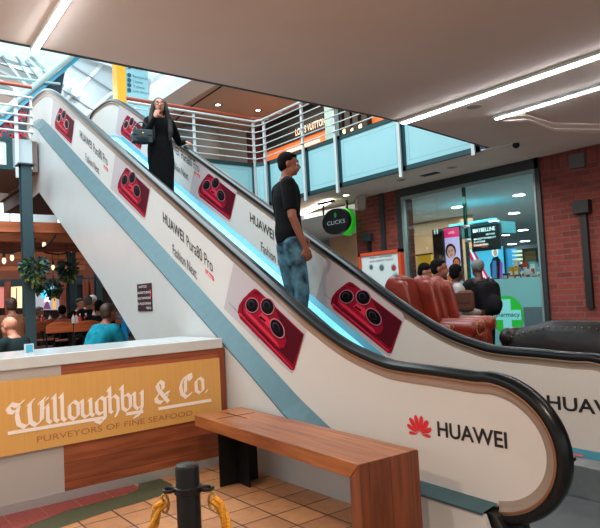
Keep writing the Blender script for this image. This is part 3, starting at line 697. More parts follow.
# camera on an arm, brackets
cm = empty('security_camera', at(513, 145, 'z', ZC-.03), 'small white dome security camera under the ceiling by the brick wall', 'camera')
c = at(516, 145, 'z', ZC-.03); MB().ball(c+Vector((0, 0, .0)), .045).build('dome', BLACK, cm, smooth=True)
MB().tube([c+Vector((0, 0, .06)), c+Vector((0, 0, .02))], .05, 16).build('mount', WHITEP, cm, smooth=True)
a_ = at(481, 150.5, 'z', ZC-.04); MB().tube([a_, c+Vector((0, 0, .03))], .012, 8).build('arm', WHITEP, cm)
for (x, y, n_) in ((432, 157, 'left'), (481, 147.5, 'right')):
    q = at(x, y-6, 'y', BY-.03)
for (x, y) in ((427, 181.5),): pass
for (x, y, lab) in ((430, 174, 'dark square recessed vent in the soffit under the balcony'),):
    q = at(x, y, 'z', ZC); tag(MB().box((q.x-.16, q.y-.06, ZC-.012), (q.x+.16, q.y+.06, ZC+.005)).build('ceiling_vent', BLACKP), lab, 'vent')
for (x, y, lab) in ((346, 195, 'lit round downlight in the soffit near the shop signs'), (452, 167.5, 'unlit round downlight in the soffit above the shop front'), (401, 180, 'unlit round downlight in the soffit left of the dark vent'), (474, 106.5, 'grey round speaker disc in the ceiling between the strip lights')):
    q = at(x, y, 'z', ZC); r_ = empty('downlight', (q.x, q.y, ZC), lab, 'light', None)
    MB().lathe([(.075, -.006), (.075, .0), (.055, .001)], (q.x, q.y, ZC), 20).build('rim', WHITEP if x == 346 else mat('dull_rim', (160, 148, 138), .6), r_)
    MB().lathe([(.055, -.008), (.055, -.004)], (q.x, q.y, ZC), 20).build('lens', EMWW if x == 346 else mat('dull_lens', (150, 138, 130), .5), r_)

# ================================================================== BALCONY (front, back and left)
RZ = 4.97
def fascia_panel(mb, fr, O, U, L, z0, z1, t):
    """pale panel with a border line, framed in teal; O origin, U unit dir, L length, t outward"""
    O = Vector(O); U = Vector(U); t = Vector(t)
    def q(u, z, d): return O+U*u+Vector((0, 0, z))+t*d
    def slab(b, u0, u1, a, c, d0, d1, mi=0):
        b.add([q(u, z, d) for u in (u0, u1) for z in (a, c) for d in (d0, d1)], [(0, 1, 3, 2), (4, 6, 7, 5), (0, 4, 5, 1), (2, 3, 7, 6), (0, 2, 6, 4), (1, 5, 7, 3)], mi)
    slab(mb, .07, L-.04, z0+.07, z1-.07, 0, .02, 0)
    i = .07
    for (a, b_, c, d_) in ((.07+i, L-.04-i, z0+.07+i, z0+.078+i), (.07+i, L-.04-i, z1-.078-i, z1-.07-i), (.07+i, .078+i, z0+.07+i, z1-.07-i), (L-.048-i, L-.04-i, z0+.07+i, z1-.07-i)):
        slab(mb, a, b_, c, d_, .02, .0215, 1)
    slab(fr, 0, L, z0, z0+.07, -.01, .04); slab(fr, 0, L, z1-.07, z1, -.01, .04); slab(fr, 0, .075, z0, z1, -.01, .04)
bl_front = empty('balcony', (-7, BY, ZC), 'pale blue panelled balcony with white posts and rails facing the escalator', 'balcony')
pxs = [268, 307, 338, 403.5, 486]
X4 = [at(268, 150, 'y', BY).x, at(306.5, 150, 'y', BY).x, at(338.5, 140, 'y', BY).x, at(404, 165, 'y', BY).x, at(477, 150, 'y', BY).x, -4.88]
ZP0, ZP1 = ZC-.02, 4.13
for a, b in zip(X4, X4[1:]):
    mb, fr = MB(), MB(); fascia_panel(mb, fr, (a, BY, 0), (1, 0, 0), b-a, ZP0, ZP1, (0, -1, 0))
    mb.build('panel', [CYANP, CYANP2], bl_front); fr.build('panel_frame', TEALF, bl_front)
MB().box((X4[0], BY, ZP0), (X4[-1], BY+.015, ZP1)).build('backing', TEALF, bl_front)
def post(p, t, z0, z1, parent, wd=.055):
    t = Vector(t); s_ = Vector((-t.y, t.x, 0))
    mb = MB().obox((p[0]+t.x*.09, p[1]+t.y*.09, (z0+z1)/2), s_*wd, t*.012, (0, 0, z1-z0)).obox((p[0]+t.x*.065, p[1]+t.y*.065, (z0+z1)/2), s_*.012, t*.05, (0, 0, z1-z0))
    return mb.build('post', WHITEP, parent)
for x in X4[:-1]: post((x, BY), (0, -1, 0), ZP0-.10 if x < -5.5 else ZP0-.05, RZ, bl_front)
RAILZ = [4.20, 4.335, 4.47, 4.605, 4.74, 4.87]
ch0 = Vector((X4[0], BY-.11, 0)); ch1 = Vector((-10.20, BY-.52, 0))
for z in RAILZ: MB().tube([(X4[-1], BY-.11, z), (X4[0], BY-.11, z)], .0115, 8).build('rail', WHITEP, bl_front)
MB().tube([(X4[-1], BY-.11, RZ), (X4[0], BY-.11, RZ)], .022, 10).build('top_rail', WHITEP, bl_front)
MB().tube([(X4[-1], BY+.05, RZ+.06), (X4[0]-.05, BY+.05, RZ+.06), (-10.4, BY-.45, RZ+.06)], .03, 10).build('wooden_handrail', HANDW, bl_front)
for x in (X4[0], X4[1]-.15, X4[0]+.45): MB().bar((x, BY-.1, RZ), (x, BY+.05, RZ+.04), .03, .02).build('handrail_bracket', WHITEP, bl_front)
bl_back = empty('balcony', (-10.3, 5.6, ZC), 'balcony with white rails and red wooden handrail behind the standing woman', 'balcony')
BX = -10.3
Yc = at(254.5, 150, 'x', BX+.1).y
ys = [4.22, at(216, 150, 'x', BX+.1).y-.9, Yc]
for a, b in zip(ys, ys[1:]):
    mb, fr = MB(), MB(); fascia_panel(mb, fr, (BX, a, 0), (0, 1, 0), b-a, ZC+.05, ZP1, (1, 0, 0))
    mb.build('panel', [CYANP, CYANP2], bl_back); fr.build('panel_frame', TEALF, bl_back)
# chamfer
a = Vector((BX, Yc, 0)); b = Vector((X4[0], BY, 0)); u = (b-a); L = u.length; u.normalize()
mb, fr = MB(), MB(); fascia_panel(mb, fr, a, u, L, ZP0, ZP1, (u.y, -u.x, 0)); mb.build('panel', [CYANP, CYANP2], bl_back); fr.build('panel_frame', TEALF, bl_back)
for y in (4.4, 5.55, Yc): post((BX, y), (1, 0, 0), ZP0-.03, RZ, bl_back)
for z in RAILZ: MB().tube([(BX+.11, 4.25, z), (BX+.11, Yc, z), (X4[0], BY-.11, z)], .0115, 8).build('rail', WHITEP, bl_back)
MB().tube([(BX+.11, 4.25, RZ), (BX+.11, Yc, RZ), (X4[0], BY-.11, RZ)], .022, 10).build('top_rail', WHITEP, bl_back)
MB().tube([(BX+.05, 4.25, RZ+.08), (BX+.05, Yc+.05, RZ+.08)], .034, 10).build('wooden_handrail', HANDW, bl_back)
for k in range(6): MB().bar((BX+.1, 4.5+.46*k, RZ), (BX-.02, 4.5+.46*k, RZ+.04), .03, .02).build('handrail_bracket', WHITEP, bl_back)
bl_left = empty('balcony', (-10.3, 1.5, ZC), 'balcony with white rails left of the escalator top', 'balcony')
LZ0, LZ1 = at(0, 168, 'x', BX).z, at(0, 137, 'x', BX).z
ye = at(32, 150, 'x', BX).y; ym = at(12, 150, 'x', BX).y
MB().box((BX-.02, ym, LZ0+.02), (BX+.01, ye, LZ1)).build('end_panel', mat('pale_grey_panel', (186, 200, 206), .5), bl_left)
for a, b in ((ym-1.9, ym), (ym-3.8, ym-1.9)):
    mb, fr = MB(), MB(); fascia_panel(mb, fr, (BX, a, 0), (0, 1, 0), b-a, LZ0-.02, LZ1, (1, 0, 0)); mb.build('panel', [mat('pale_white_panel', (220, 234, 236), .4), CYANP2], bl_left); fr.build('panel_frame', TEALF, bl_left)
    MB().box((BX+.0, b-.09, LZ0), (BX+.035, b-.0, LZ1)).build('panel_frame', TEALF, bl_left)
for y in (ym+.05, ym-1.85): post((BX, y), (1, 0, 0), LZ0-.15, at(10, 88, 'x', BX).z, bl_left)
post((BX, ye-.02), (1, 0, 0), LZ1, at(31, 98, 'x', BX).z, bl_left, .03)
for y0_ in (93.5, 104, 112.5, 121, 129): 
    z = at(2, y0_, 'x', BX+.11).z; MB().tube([(BX+.11, ym-3.8, z), (BX+.11, ye, z)], .016, 8).build('rail', WHITEP, bl_left)
zt = at(20, 85.5, 'x', BX).z
MB().tube([(BX, ym-3.8, zt), (BX, ye+.02, zt)], .03, 10).build('wooden_handrail', HANDW, bl_left)

# ================================================================== UPPER LEVEL
# directory sign
YEL_ = mat('sign_yellow', (238, 178, 40), .5); SBL = mat('sign_pale_blue', (150, 206, 220), .5); DBL = mat('sign_dark_blue', (24, 84, 108), .5)
ds = empty('directory_sign', (-12.1, 4.8, ZU), 'tall yellow and pale blue directory sign on the upper floor behind the escalator', 'sign')
sX = -12.1
a, b, c_ = at(117, 80, 'x', sX).y, at(126, 80, 'x', sX).y, at(148.5, 80, 'x', sX).y
MB().box((sX-.25, a, ZU), (sX, b, 7.2)).build('yellow_pillar', YEL_, ds)
MB().box((sX-.2, b, ZU+.5), (sX-.02, c_, 7.2)).build('blue_board', SBL, ds)
mb = MB()
for k, (t_, yy) in enumerate((('Market', 66.5), ('Restaurants', 75), ('Cinema', 80), ('Toilets', 85), ('Gift Shops', 90))):
    p = at(129.3, yy, 'x', sX+.002); mb.prism(ell(p.y, p.z, .045, .045, 16), lambda u, v, d: (sX+d, u, v), 0, None, 0)
    q = at(133, yy+1, 'x', sX+.002); text(mb, t_, lambda u, v: (sX, u, v), q.y, q.y+.036*len(t_), q.z-.025, q.z+.03, 0)
mb.build('listing_print', DBL, ds, fix=False)
# grey joint-lined wall panels and upper stair
def pxpoly(mb, pts, ax, v, th=.05, mi=0):
    P = [at(x, y, ax, v) for x, y in pts]
    if ax == 'x': return mb.prism([(p.y, p.z) for p in P], lambda a, b, d: (v-d, a, b), 0, th, mi)
    return mb.prism([(p.x, p.z) for p in P], lambda a, b, d: (a, v+d, b), 0, th, mi)
gw = MB(); pxpoly(gw, [(55, 125), (74, 48), (150, 50), (150, 130)], 'x', -14.2, .1)
struct('wall_stair_side', gw, mat('grey_glossy_wall_panel', (176, 186, 192), .22, var=.05, vscale=1.5))
sm = MB()
for (a, b, mi) in (((70, 64), (140, 109), 0), ((60, 88), (104, 118), 0), ((104, 62), (76, 92), 1), ((114, 91), (84, 116), 1), ((74, 92), (58, 108), 1)):
    sm.bar(at(*a, 'x', -14.17), at(*b, 'x', -14.17), .03 if mi == 0 else .08, .02, mi, up=(1, 0, 0))
struct('trim_9', sm, [mat('joint_grey', (116, 124, 130), .6), mat('pale_rail', (206, 212, 214), .4)])
sl = empty('wall_spotlight', at(75, 93, 'x', -13.95), 'small bright spotlight on the grey panelled wall above the escalator', 'light')
p = at(75, 93, 'x', -13.98); MB().tube([p+Vector((-.1, 0, 0)), p+Vector((.08, 0, 0))], .07, 14).build('housing', WHITEP, sl); MB().tube([p+Vector((.081, 0, 0)), p+Vector((.10, 0, 0))], .09, 16).build('lens', mat('spot_lens', (255, 255, 255), .3, emit=(255, 255, 255), estr=6), sl)
pointl('wall_spotlight_lamp', p+Vector((.35, 0, 0)), 14, (.95, .98, 1), .05)
ue = empty('upper_escalator', (-13.4, 3.2, ZU), 'dark sided escalator with blue handrail rising behind the left balcony', 'escalator')
mb = MB(); pxpoly(mb, [(-30, 142), (-30, 150), (0, 142), (34, 142), (57, 114), (66, 66), (0, 124)], 'x', -13.4, .12); mb.build('side_panel', mat('navy_side_panel', (18, 44, 66), .35), ue)
mb = MB(); mb.bar(at(-30, 147, 'x', -13.3), at(98, 40, 'x', -13.3), .1, .11); mb.build('handrail', mat('blue_handrail', (74, 174, 214), .3), ue)
RB = mat('red_pattern', (206, 30, 62), .45); mb = MB(); random.seed(4)
for k in range(90):
    x = random.uniform(0, 46); y = random.uniform(98+max(0, (26-x))*.75, 139-max(0, x-30)*1.2)
    if y > 139: continue
    r_ = random.uniform(1.4, 3.4); a0 = random.uniform(0, 360)
    pxpoly(mb, [(x+r_*(1.3 if j % 2 else .6)*math.cos(R(a0+j*51)), y+r_*(1.1 if j % 2 else .6)*math.sin(R(a0+j*51))) for j in range(7)], 'x', -13.39, .01)
mb.build('advert_pattern', RB, ue); 
# upper shop wall beyond the front balcony
UY = 9.9
struct('wall_upper_shops', MB().box((at(270, 150, 'y', UY).x, UY, ZU), (-2, UY+.15, 6.3)), mat('upper_shop_wall', (94, 54, 36), .7))
us_ = empty('shop_sign', (-11.5, UY, ZU), 'dark upper shop sign band with pale lettering over an orange lit display', 'sign')
p0 = at(262, 150, 'y', UY-.05); p1 = at(325, 130, 'y', UY-.05)
zt0, zt1 = at(300, 108, 'y', UY-.05).z, at(300, 139, 'y', UY-.05).z
MB().box((p0.x, UY-.08, zt1), (p1.x, UY-.001, zt0)).build('sign_band', mat('sign_band_dark', (20, 22, 26), .5), us_)
mb = MB(); q0 = at(295, 133, 'y', UY-.1); q1 = at(325, 120, 'y', UY-.1); text(mb, 'LOUIS VUITTON', lambda u, v: (u, UY-.085, v), q0.x, q1.x, q0.z-.08, q0.z+.1, 0, .01)
mb.build('sign_lettering', mat('warm_sign_letter', (255, 220, 190), .4, emit=(255, 200, 160), estr=.8), us_, fix=False)
MB().box((p0.x, UY-.02, 4.3), (p1.x, UY-.003, zt1)).build('display', mat('orange_display', (214, 120, 64), .5, emit=(220, 110, 60), estr=.35), us_)
zz = at(300, 148, 'y', UY-.1).z; MB().box((at(287, 150, 'y', UY).x, UY-.1, zz), (at(322, 150, 'y', UY).x, UY-.06, zz+.05)).build('light_strip', mat('warm_strip', (255, 220, 180), .5, emit=(255, 214, 170), estr=2.5), us_)
cx0, cx1 = at(325, 130, 'y', UY-.3).x, at(336, 130, 'y', UY-.3).x
struct('wall_upper_column', MB().box((cx0, UY-.3, ZU), (cx1, UY, 6.3)), CYANP)
u2 = empty('upper_shop_display', (-8.8, UY, ZU), 'warm lit upper shop windows right of the pale blue column', 'shop front')
MB().box((cx1+.14, UY-.02, ZU), (-6, UY-.004, 6.0)).build('back_panel', mat('orange_display', (200, 110, 60), .5), u2)
for x in (341, 349, 357, 366):
    q = at(x, 125, 'y', UY-.15); MB().box((q.x-.09, UY-.2, ZU), (q.x+.09, UY-.05, 6.0)).build('mullion', BLACKP, u2)
for x, y in ((345, 132), (353, 131), (361, 127)):
    q = at(x, y, 'y', UY-.12); MB().ball(q, .07).build('lamp', mat('warm_bulb', (255, 210, 150), .5, emit=(255, 190, 120), estr=4), u2, smooth=True)
BR = brickmat('red_brick', (120, 48, 40), (92, 34, 30), (98, 66, 60), 'y', .245, .082, .009, .85)
BRX = brickmat('red_brick_side', (120, 48, 40), (92, 34, 30), (98, 66, 60), 'x', .245, .082, .009, .85)
for a, b, yt in ((247, 262, 129), (274, 283, 122)):
    yy = min(at((a+b)/2, yt, 'z', 6.3).y, 12.5); q0 = at(a, 150, 'y', yy); q1 = at(b, 150, 'y', yy); struct('wall_brick_column', MB().box((q0.x, yy, ZU), (q1.x, yy+.4, 6.3)), BR)
for (x, y, lab) in ((218, 105, 'round lit downlight in the upper ceiling left of the other'), (258, 110.5, 'round lit downlight in the upper ceiling above the balcony corner')):
    q = at(x, y, 'z', 6.29); r_ = empty('downlight', (q.x, q.y, 6.3), lab, 'light')
    MB().lathe([(.10, -.006), (.10, .0), (.07, .001)], (q.x, q.y, 6.3), 20).build('rim', mat('dark_rim', (40, 34, 32), .6), r_)
    MB().lathe([(.055, -.012), (.055, -.004)], (q.x, q.y, 6.3), 20).build('lens', EMWW, r_)
q = at(232, 142, 'x', -15); vd = MB(); vd.lathe([(.0, -.5), (.6, -.45), (.65, 0), (.6, .45), (.0, .5)], (q.x, q.y-1.1, q.z-.3), 20)
tag(vd.build('ventilation_drum', mat('grey_drum', (112, 122, 126), .6), smooth=True), 'grey round drum shape seen through the back balcony rails', 'drum')  # duct-like ventilation drum
for q_ in ((-7.3, 7.2), (-5.6, 7.2), (-4.0, 6.6), (-2.6, 6.6)): spot('corridor_fill', (q_[0], q_[1], ZC-.05), (q_[0]+.1, q_[1]+.5, 0), 42, (1, .86, .74), 140, .03)  # added fill spots to brighten the brick wall and people, no fittings there
area('upper_shop_light', (-11, 8.6, 6.2), (0, 0, 0), 5, 1.2, 70, (1, .80, .62))
area('upper_left_light', (-17, 3.0, 7.5), (0, 0, 0), 8, 8, 420, (.85, .97, 1))

# ================================================================== SHOP FRONT, BRICK WALLS
gx0, gx1 = at(405, 240, 'y', SY).x, at(538, 200, 'y', SY).x
gz = at(480, 184, 'y', SY).z
struct('wall_brick_right', MB().box((gx1+.06, SY, 0), (5, SY+.3, ZC-.22)).box((gx1+.06, SY, ZC-.22), (5, SY+.3, ZC)), BR)
# upright header course over the wall
hm = brickmat('red_brick_upright', (116, 46, 38), (90, 34, 30), (98, 66, 60), 'y', .082, .24, .009, .85, 0, (0, -(ZC-.24)))
struct('trim_10', MB().box((gx1+.06, SY-.006, ZC-.22), (5, SY-.0005, ZC)), hm)
bx0, bx1 = at(357, 230, 'y', SY).x, at(382, 230, 'y', SY).x
struct('wall_brick_pillar', MB().box((bx0, SY-.02, 0), (bx1, SY+.4, ZC)).box((at(386.5, 230, 'y', SY).x, SY-.02, 0), (at(399, 230, 'y', SY).x, SY+.4, ZC)), BR)
struct('trim_11', MB().box((bx1, SY-.05, 0), (at(386.5, 230, 'y', SY).x, SY+.3, ZC)), mat('charcoal_steel', (30, 36, 40), .5))
FRM = mat('charcoal_frame', (34, 42, 46), .45)
struct('window_2', MB().box((at(399, 230, 'y', SY).x, SY-.04, 0), (gx0, SY+.1, ZC)).box((gx0, SY-.04, gz+.05), (gx1+.06, SY+.1, ZC)).box((gx1, SY-.04, 0), (gx1+.07, SY+.1, ZC))
       .box((gx0, SY-.03, .0), (gx1, SY+.06, .08)), FRM)
struct('trim_12', MB().box((gx0, SY-.05, gz), (gx1, SY+.02, gz+.05)).box((gx0, SY-.05, 0), (gx0+.05, SY+.02, gz)).box((gx1-.03, SY-.05, 0), (gx1, SY+.02, gz)), mat('silver_frame', (130, 150, 152), .4, .5))
gs = at(466, 230, 'y', SY).x
struct('window_3', MB().box((gx0, SY+.0, .05), (gs-.005, SY+.012, gz)), GLASS)
struct('window_4', MB().box((gs+.005, SY+.0, .05), (gx1, SY+.012, gz)), GLASS)
struct('trim_13', MB().box((gs-.02, SY-.02, 0), (gs+.02, SY+.03, gz)), glassmat('green_glass_fin', (130, 170, 160)))
mb = MB()
for zc_ in (at(472, 226, 'y', SY).z, at(471, 240, 'y', SY).z): mb.tube([(gs+.02, SY-.05, zc_), (gs+.02, SY+.05, zc_)], .03, 10)
struct('trim_14', mb, STEEL)
# frosted lower film with green cross
fz = at(500, 279, 'y', SY-.01).z
fl = empty('window_film', (-5.5, SY-.01, 0), 'pale teal film with green pharmacy cross on the lower shop window', 'sign')
FX0 = at(457, 290, 'y', SY-.012).x
MB().box((FX0, SY-.012, .06), (gx1-.03, SY-.002, fz)).build('film', mat('teal_film', (92, 150, 154), .4), fl)
kz = at(530, 307, 'y', SY).z; MB().box((at(524, 310, 'y', SY).x, SY-.016, .06), (gx1-.03, SY-.0125, kz)).build('grey_band', mat('grey_film', (62, 84, 92), .5), fl)
gc = at(507, 315, 'y', SY-.02); gr_ = abs(at(523.5, 315, 'y', SY-.02).x-gc.x)
mb = MB(); mb.prism(ell(gc.x, gc.z, gr_, gr_*1.06, 40), lambda u, v, d: (u, SY-.018-d, v), 0, .001); mb.build('green_circle', mat('pharmacy_green', (22, 150, 44), .4, emit=(20, 150, 40), estr=.15), fl)
mb = MB(); r1 = gr_*.86; r2 = gr_*.27; mb.prism([(gc.x-r2, gc.z-r1), (gc.x+r2, gc.z-r1), (gc.x+r2, gc.z-r2), (gc.x+r1, gc.z-r2), (gc.x+r1, gc.z+r2), (gc.x+r2, gc.z+r2), (gc.x+r2, gc.z+r1), (gc.x-r2, gc.z+r1), (gc.x-r2, gc.z+r2), (gc.x-r1, gc.z+r2), (gc.x-r1, gc.z-r2), (gc.x-r2, gc.z-r2)], lambda u, v, d: (u, SY-.021-d, v), 0, .001)
mb.build('cross', mat('cross_teal', (110, 190, 190), .4, emit=(80, 160, 165), estr=.12), fl)
mb = MB(); text(mb, 'pharmacy', lambda u, v: (u, SY-.024, v), gc.x-r1*.92, gc.x+r1*.92, gc.z-.05, gc.z+.045, 0, .01); mb.build('lettering', mat('dark_green_ink', (14, 70, 50), .5), fl, fix=False)
# fixtures on the brick wall
q = at(578, 161, 'y', SY); tag(MB().box((q.x-.11, SY-.05, q.z-.1), (q.x+.11, SY-.001, q.z+.1)).build('junction_box', mat('grey_box', (72, 72, 76), .6), bevel=.006), 'square grey box high on the red brick wall', 'box')
lm = empty('wall_lamp', (at(582, 210, 'y', SY).x, SY-.06, 0), 'black wall lamp with a square head and long stem on the red brick wall', 'lamp')
q = at(582, 207, 'y', SY-.06); z2 = at(588, 308, 'y', SY).z
MB().box((q.x-.115, SY-.12, q.z-.09), (q.x+.115, SY-.001, q.z+.09)).build('head', BLACKP, lm, bevel=.008)
MB().box((q.x-.045, SY-.06, z2), (q.x+.045, SY-.001, q.z-.09)).build('stem', BLACKP, lm)
lm = empty('wall_lamp', (at(368, 240, 'y', SY).x, SY-.08, 0), 'black wall lamp on the brick pillar behind the poster frame', 'lamp')
q = at(368, 237.5, 'y', SY-.06); MB().box((q.x-.11, SY-.12, q.z-.08), (q.x+.11, SY-.021, q.z+.08)).build('head', mat('dark_lamp_head', (34, 50, 58), .5), lm, bevel=.008)
MB().box((q.x-.04, SY-.06, q.z-.8), (q.x+.04, SY-.021, q.z-.08)).build('stem', BLACKP, lm)
sp_ = empty('loudspeaker', at(360, 203, 'y', SY-.25), 'white loudspeaker box hung at the top of the brick pillar', 'speaker')
q = at(360.5, 203, 'y', SY-.22); MB().obox(q, (.16, -.06, 0), (.05, .14, 0), (.05, 0, .26)).build('cabinet', mat('speaker_white', (150, 146, 142), .6), sp_, bevel=.01)
MB().obox(q+Vector((-.01, -.08, 0)), (.12, -.045, 0), (.002, .006, 0), (.04, 0, .2)).build('grille', mat('speaker_grille', (110, 108, 106), .8), sp_)
MB().bar(q+Vector((0, 0, .12)), (q.x, SY-.02, q.z+.14), .03).build('bracket', WHITEP, sp_)
# store interior
SZ = at(519, 176, 'y', SY).z+.06
IX0, IX1, IY = -18.0, -4.2, 23.0
SCEIL = mat('store_ceiling_white', (206, 214, 218), .7)
struct('ceiling', MB().box((IX0, SY+.12, SZ), (IX1, IY, SZ+.1)), SCEIL)
struct('wall_store_back', MB().box((IX0, IY, 0), (IX1, IY+.1, SZ)).box((IX1, SY+.31, 0), (IX1+.1, IY, SZ)).box((-20, 12.6, 0), (-9.4, 12.7, SZ)), mat('store_wall', (150, 160, 164), .7))
k = 0
labs = ['above the dark make up sign', 'right of the dark make up sign', 'directly over the cyan lit bulkhead', 'at the upper right of the shop window', 'at the right middle of the shop window', 'lowest at the right of the shop window', 'farthest back in the shop', 'left of the glass joint', 'at the far left of the shop window']
for (x, y), lab in zip([(519, 195), (514, 213), (494, 221), (523, 230), (505, 235), (525, 241), (512, 244), (457, 207), (425, 226)], labs):
    q = at(x, y, 'z', SZ-.01)
    if q.y > IY-.3: continue
    rr = min(.17, .09+.006*(q.y-8)); r_ = empty('store_downlight', (q.x, q.y, SZ), 'white ceiling light in the glazed shop, '+lab, 'light', 'ceiling lights in the shop')
    MB().lathe([(rr, -.02), (rr, -.008)], (q.x, q.y, SZ), 20).build('lens', EMW, r_); MB().lathe([(rr*1.15, -.012), (rr*1.15, -.001)], (q.x, q.y, SZ), 20).build('rim', WHITEP, r_)
area('store_light', (-7.2, 11.6, SZ-.08), (0, 0, 0), 4, 5, 190, (1, .98, .95))
# bulkhead with cyan cove
cz = at(490, 219, 'y', 10.2)
# lit posters in the shop
def facep(mb, cx, cy, s, mp, skin, dark, lip, tilt=0):
    c, sn = math.cos(tilt), math.sin(tilt)
    def el(x, y, a, b, mi, n=20, d=0): mb.prism([(cx+s*(c*p-sn*q), cy+s*(sn*p+c*q)) for p, q in ell(x, y, a, b, n)], lambda u, v, dd: mp(u, v, d), 0, None, mi)
    el(0, .12, 1.0, 1.15, dark, d=.001); el(0, -.1, .72, .98, skin, d=.002)
    el(-.28, .08, .17, .07, dark, 12, .003); el(.28, .08, .17, .07, dark, 12, .003); el(-.28, .26, .2, .04, dark, 12, .003); el(.28, .26, .2, .04, dark, 12, .003)
    el(0, -.16, .07, .14, 5, 12, .003); el(0, -.52, .24, .10, lip, 12, .003)
PY = 9.2
pk = empty('lit_poster', at(454, 262, 'y', PY), 'tall lit pink and lilac poster of two made up faces inside the shop', 'poster')
a0 = at(443.5, 229, 'y', PY); a1 = at(464, 307, 'y', PY); hx, hz = a1.x-a0.x, a0.z-a1.z
mpp = lambda u, v, d: (a0.x+u*hx, PY-.002-d, a1.z+v*hz)
MB().box((a0.x-.02, PY, a1.z-.8), (a1.x+.02, PY+.05, a0.z+.02)).build('cabinet', BLACKP, pk)
mb = MB(); M_ = [mat('poster_lilac', (206, 184, 226), .5, emit=(196, 176, 226), estr=.75), mat('poster_pink', (226, 40, 110), .5, emit=(220, 36, 106), estr=.8), mat('poster_skin', (214, 160, 150), .5, emit=(214, 150, 140), estr=.6), mat('poster_dark_hair', (40, 24, 44), .5), mat('poster_lip', (196, 24, 60), .5, emit=(190, 20, 50), estr=.5), mat('poster_skin_shadow', (176, 104, 96), .5, emit=(170, 96, 90), estr=.4), mat('poster_skin_warm', (206, 116, 66), .5, emit=(210, 110, 60), estr=.6), mat('poster_cyan', (110, 200, 226), .5, emit=(100, 200, 230), estr=.7), mat('poster_white', (240, 236, 246), .5, emit=(240, 236, 246), estr=.7)]
mb.prism([(0, 0), (1, 0), (1, 1), (0, 1)], mpp, 0, None, 0); mb.prism([(0, .88), (1, .88), (1, 1), (0, 1)], lambda u, v, d: mpp(u, v, .001), 0, None, 1)
mpq = lambda u, v, d: (a0.x+u, PY-.003-d, a1.z+v)
facep(mb, hx*.40, hz*.70, hx*.34, mpq, 2, 3, 4, .15); facep(mb, hx*.72, hz*.55, hx*.26, mpq, 6, 3, 4, -.1)
mb.prism([(0, .30), (1, .30), (1, .40), (.75, .48), (.3, .46), (0, .38)], lambda u, v, d: mpp(u, v, .004), 0, None, 6)
mb.prism([(0, .0), (1, 0), (1, .30), (.6, .35), (0, .30)], lambda u, v, d: mpp(u, v, .0045), 0, None, 7); mb.prism([(.1, .0), (1, 0), (1, .24), (.6, .29), (.15, .24)], lambda u, v, d: mpp(u, v, .005), 0, None, 8)
text(mb, 'CATRICE', lambda u, v: mpp(u, v, .003), .3, .7, .925, .955, 8); mb.build('print', M_, pk, fix=False)
mk = empty('makeup_display', at(487, 236, 'y', 9.4), 'dark teal make up brand sign over a cyan lit picture inside the shop', 'display')
PY2 = 9.4
b0 = at(470.5, 227, 'y', PY2); b1 = at(501, 249, 'y', PY2); 
MB().box((b0.x, PY2, b1.z), (b1.x, PY2+.06, b0.z)).build('sign_panel', mat('dark_teal_sign', (14, 44, 52), .4), mk)
mb = MB()
for (t_, x0_, x1_, y0_, y1_) in (('MAYBELLINE', 473, 495, 233, 229.2), ('NEW YORK', 486, 495, 235.3, 233.6), ('MAKEUP FOR BEAUTY', 474, 496, 240.3, 238.6), ('IN STORE', 474, 485, 243.2, 241.6), ('COLLECTION', 474, 488, 246.5, 244.8)):
    p, q = at(x0_, y0_, 'y', PY2-.01), at(x1_, y1_, 'y', PY2-.01); text(mb, t_, lambda u, v: (u, PY2-.01, v), p.x, q.x, p.z, p.z+abs(at(x0_, y1_, 'y', PY2-.01).z-p.z), 0, .012)
mb.build('lettering', mat('lit_white_letter', (240, 255, 255), .5, emit=(220, 250, 255), estr=1.1), mk, fix=False)
d0 = at(467, 250, 'y', PY2); d1 = at(505, 281, 'y', PY2)
MB().box((d0.x, PY2+.01, d1.z-.6), (d1.x, PY2+.07, d0.z)).build('picture_cabinet', BLACKP, mk)
mb = MB(); W_, H_ = d1.x-d0.x, d0.z-d1.z; mq = lambda dd: (lambda u, v, d: (d0.x+u*W_, PY2+.008-dd, d1.z+v*H_))
M2 = [mat('picture_cyan', (84, 176, 214), .5, emit=(70, 180, 220), estr=.7), mat('picture_magenta', (206, 40, 96), .5, emit=(210, 40, 96), estr=.6), mat('picture_white', (226, 232, 240), .5, emit=(226, 236, 245), estr=.8), mat('picture_dark', (26, 30, 50), .5), mat('picture_blue', (30, 110, 170), .5, emit=(30, 110, 180), estr=.5), M_[2], mat('picture_purple', (150, 70, 160), .5, emit=(150, 70, 160), estr=.5)]
mb.prism([(0, 0), (1, 0), (1, 1), (0, 1)], mq(0), 0, None, 0)
for a_, w2, mi in ((-.02, .08, 1), (.07, .05, 2), (.14, .05, 1)): mb.prism([(a_, 1), (a_+w2, 1), (a_+w2+.38, .12), (a_+.30, .12)], mq(.002), 0, None, mi)
mb.prism([(.62, .05), (.92, .05), (.94, .55), (.85, .72), (.72, .7), (.62, .5)], mq(.003), 0, None, 3); mb.prism([(.66, .1), (.78, .1), (.80, .6), (.70, .62)], mq(.004), 0, None, 4)
mb.prism(ell(.78, .86, .09, .14, 20), mq(.003), 0, None, 2); mb.prism(ell(.79, .83, .055, .10, 18), mq(.004), 0, None, 5); mb.prism([(.86, .05), (.93, .05), (.97, .5), (.9, .6)], mq(.005), 0, None, 6)
for k in range(12): mb.prism([(.22+k*.036, .0), (.24+k*.036, .0), (.24+k*.036, .15), (.22+k*.036, .15)], mq(.006), 0, None, 2 if k % 2 else 6)
mb.build('picture', M2, mk, fix=False)
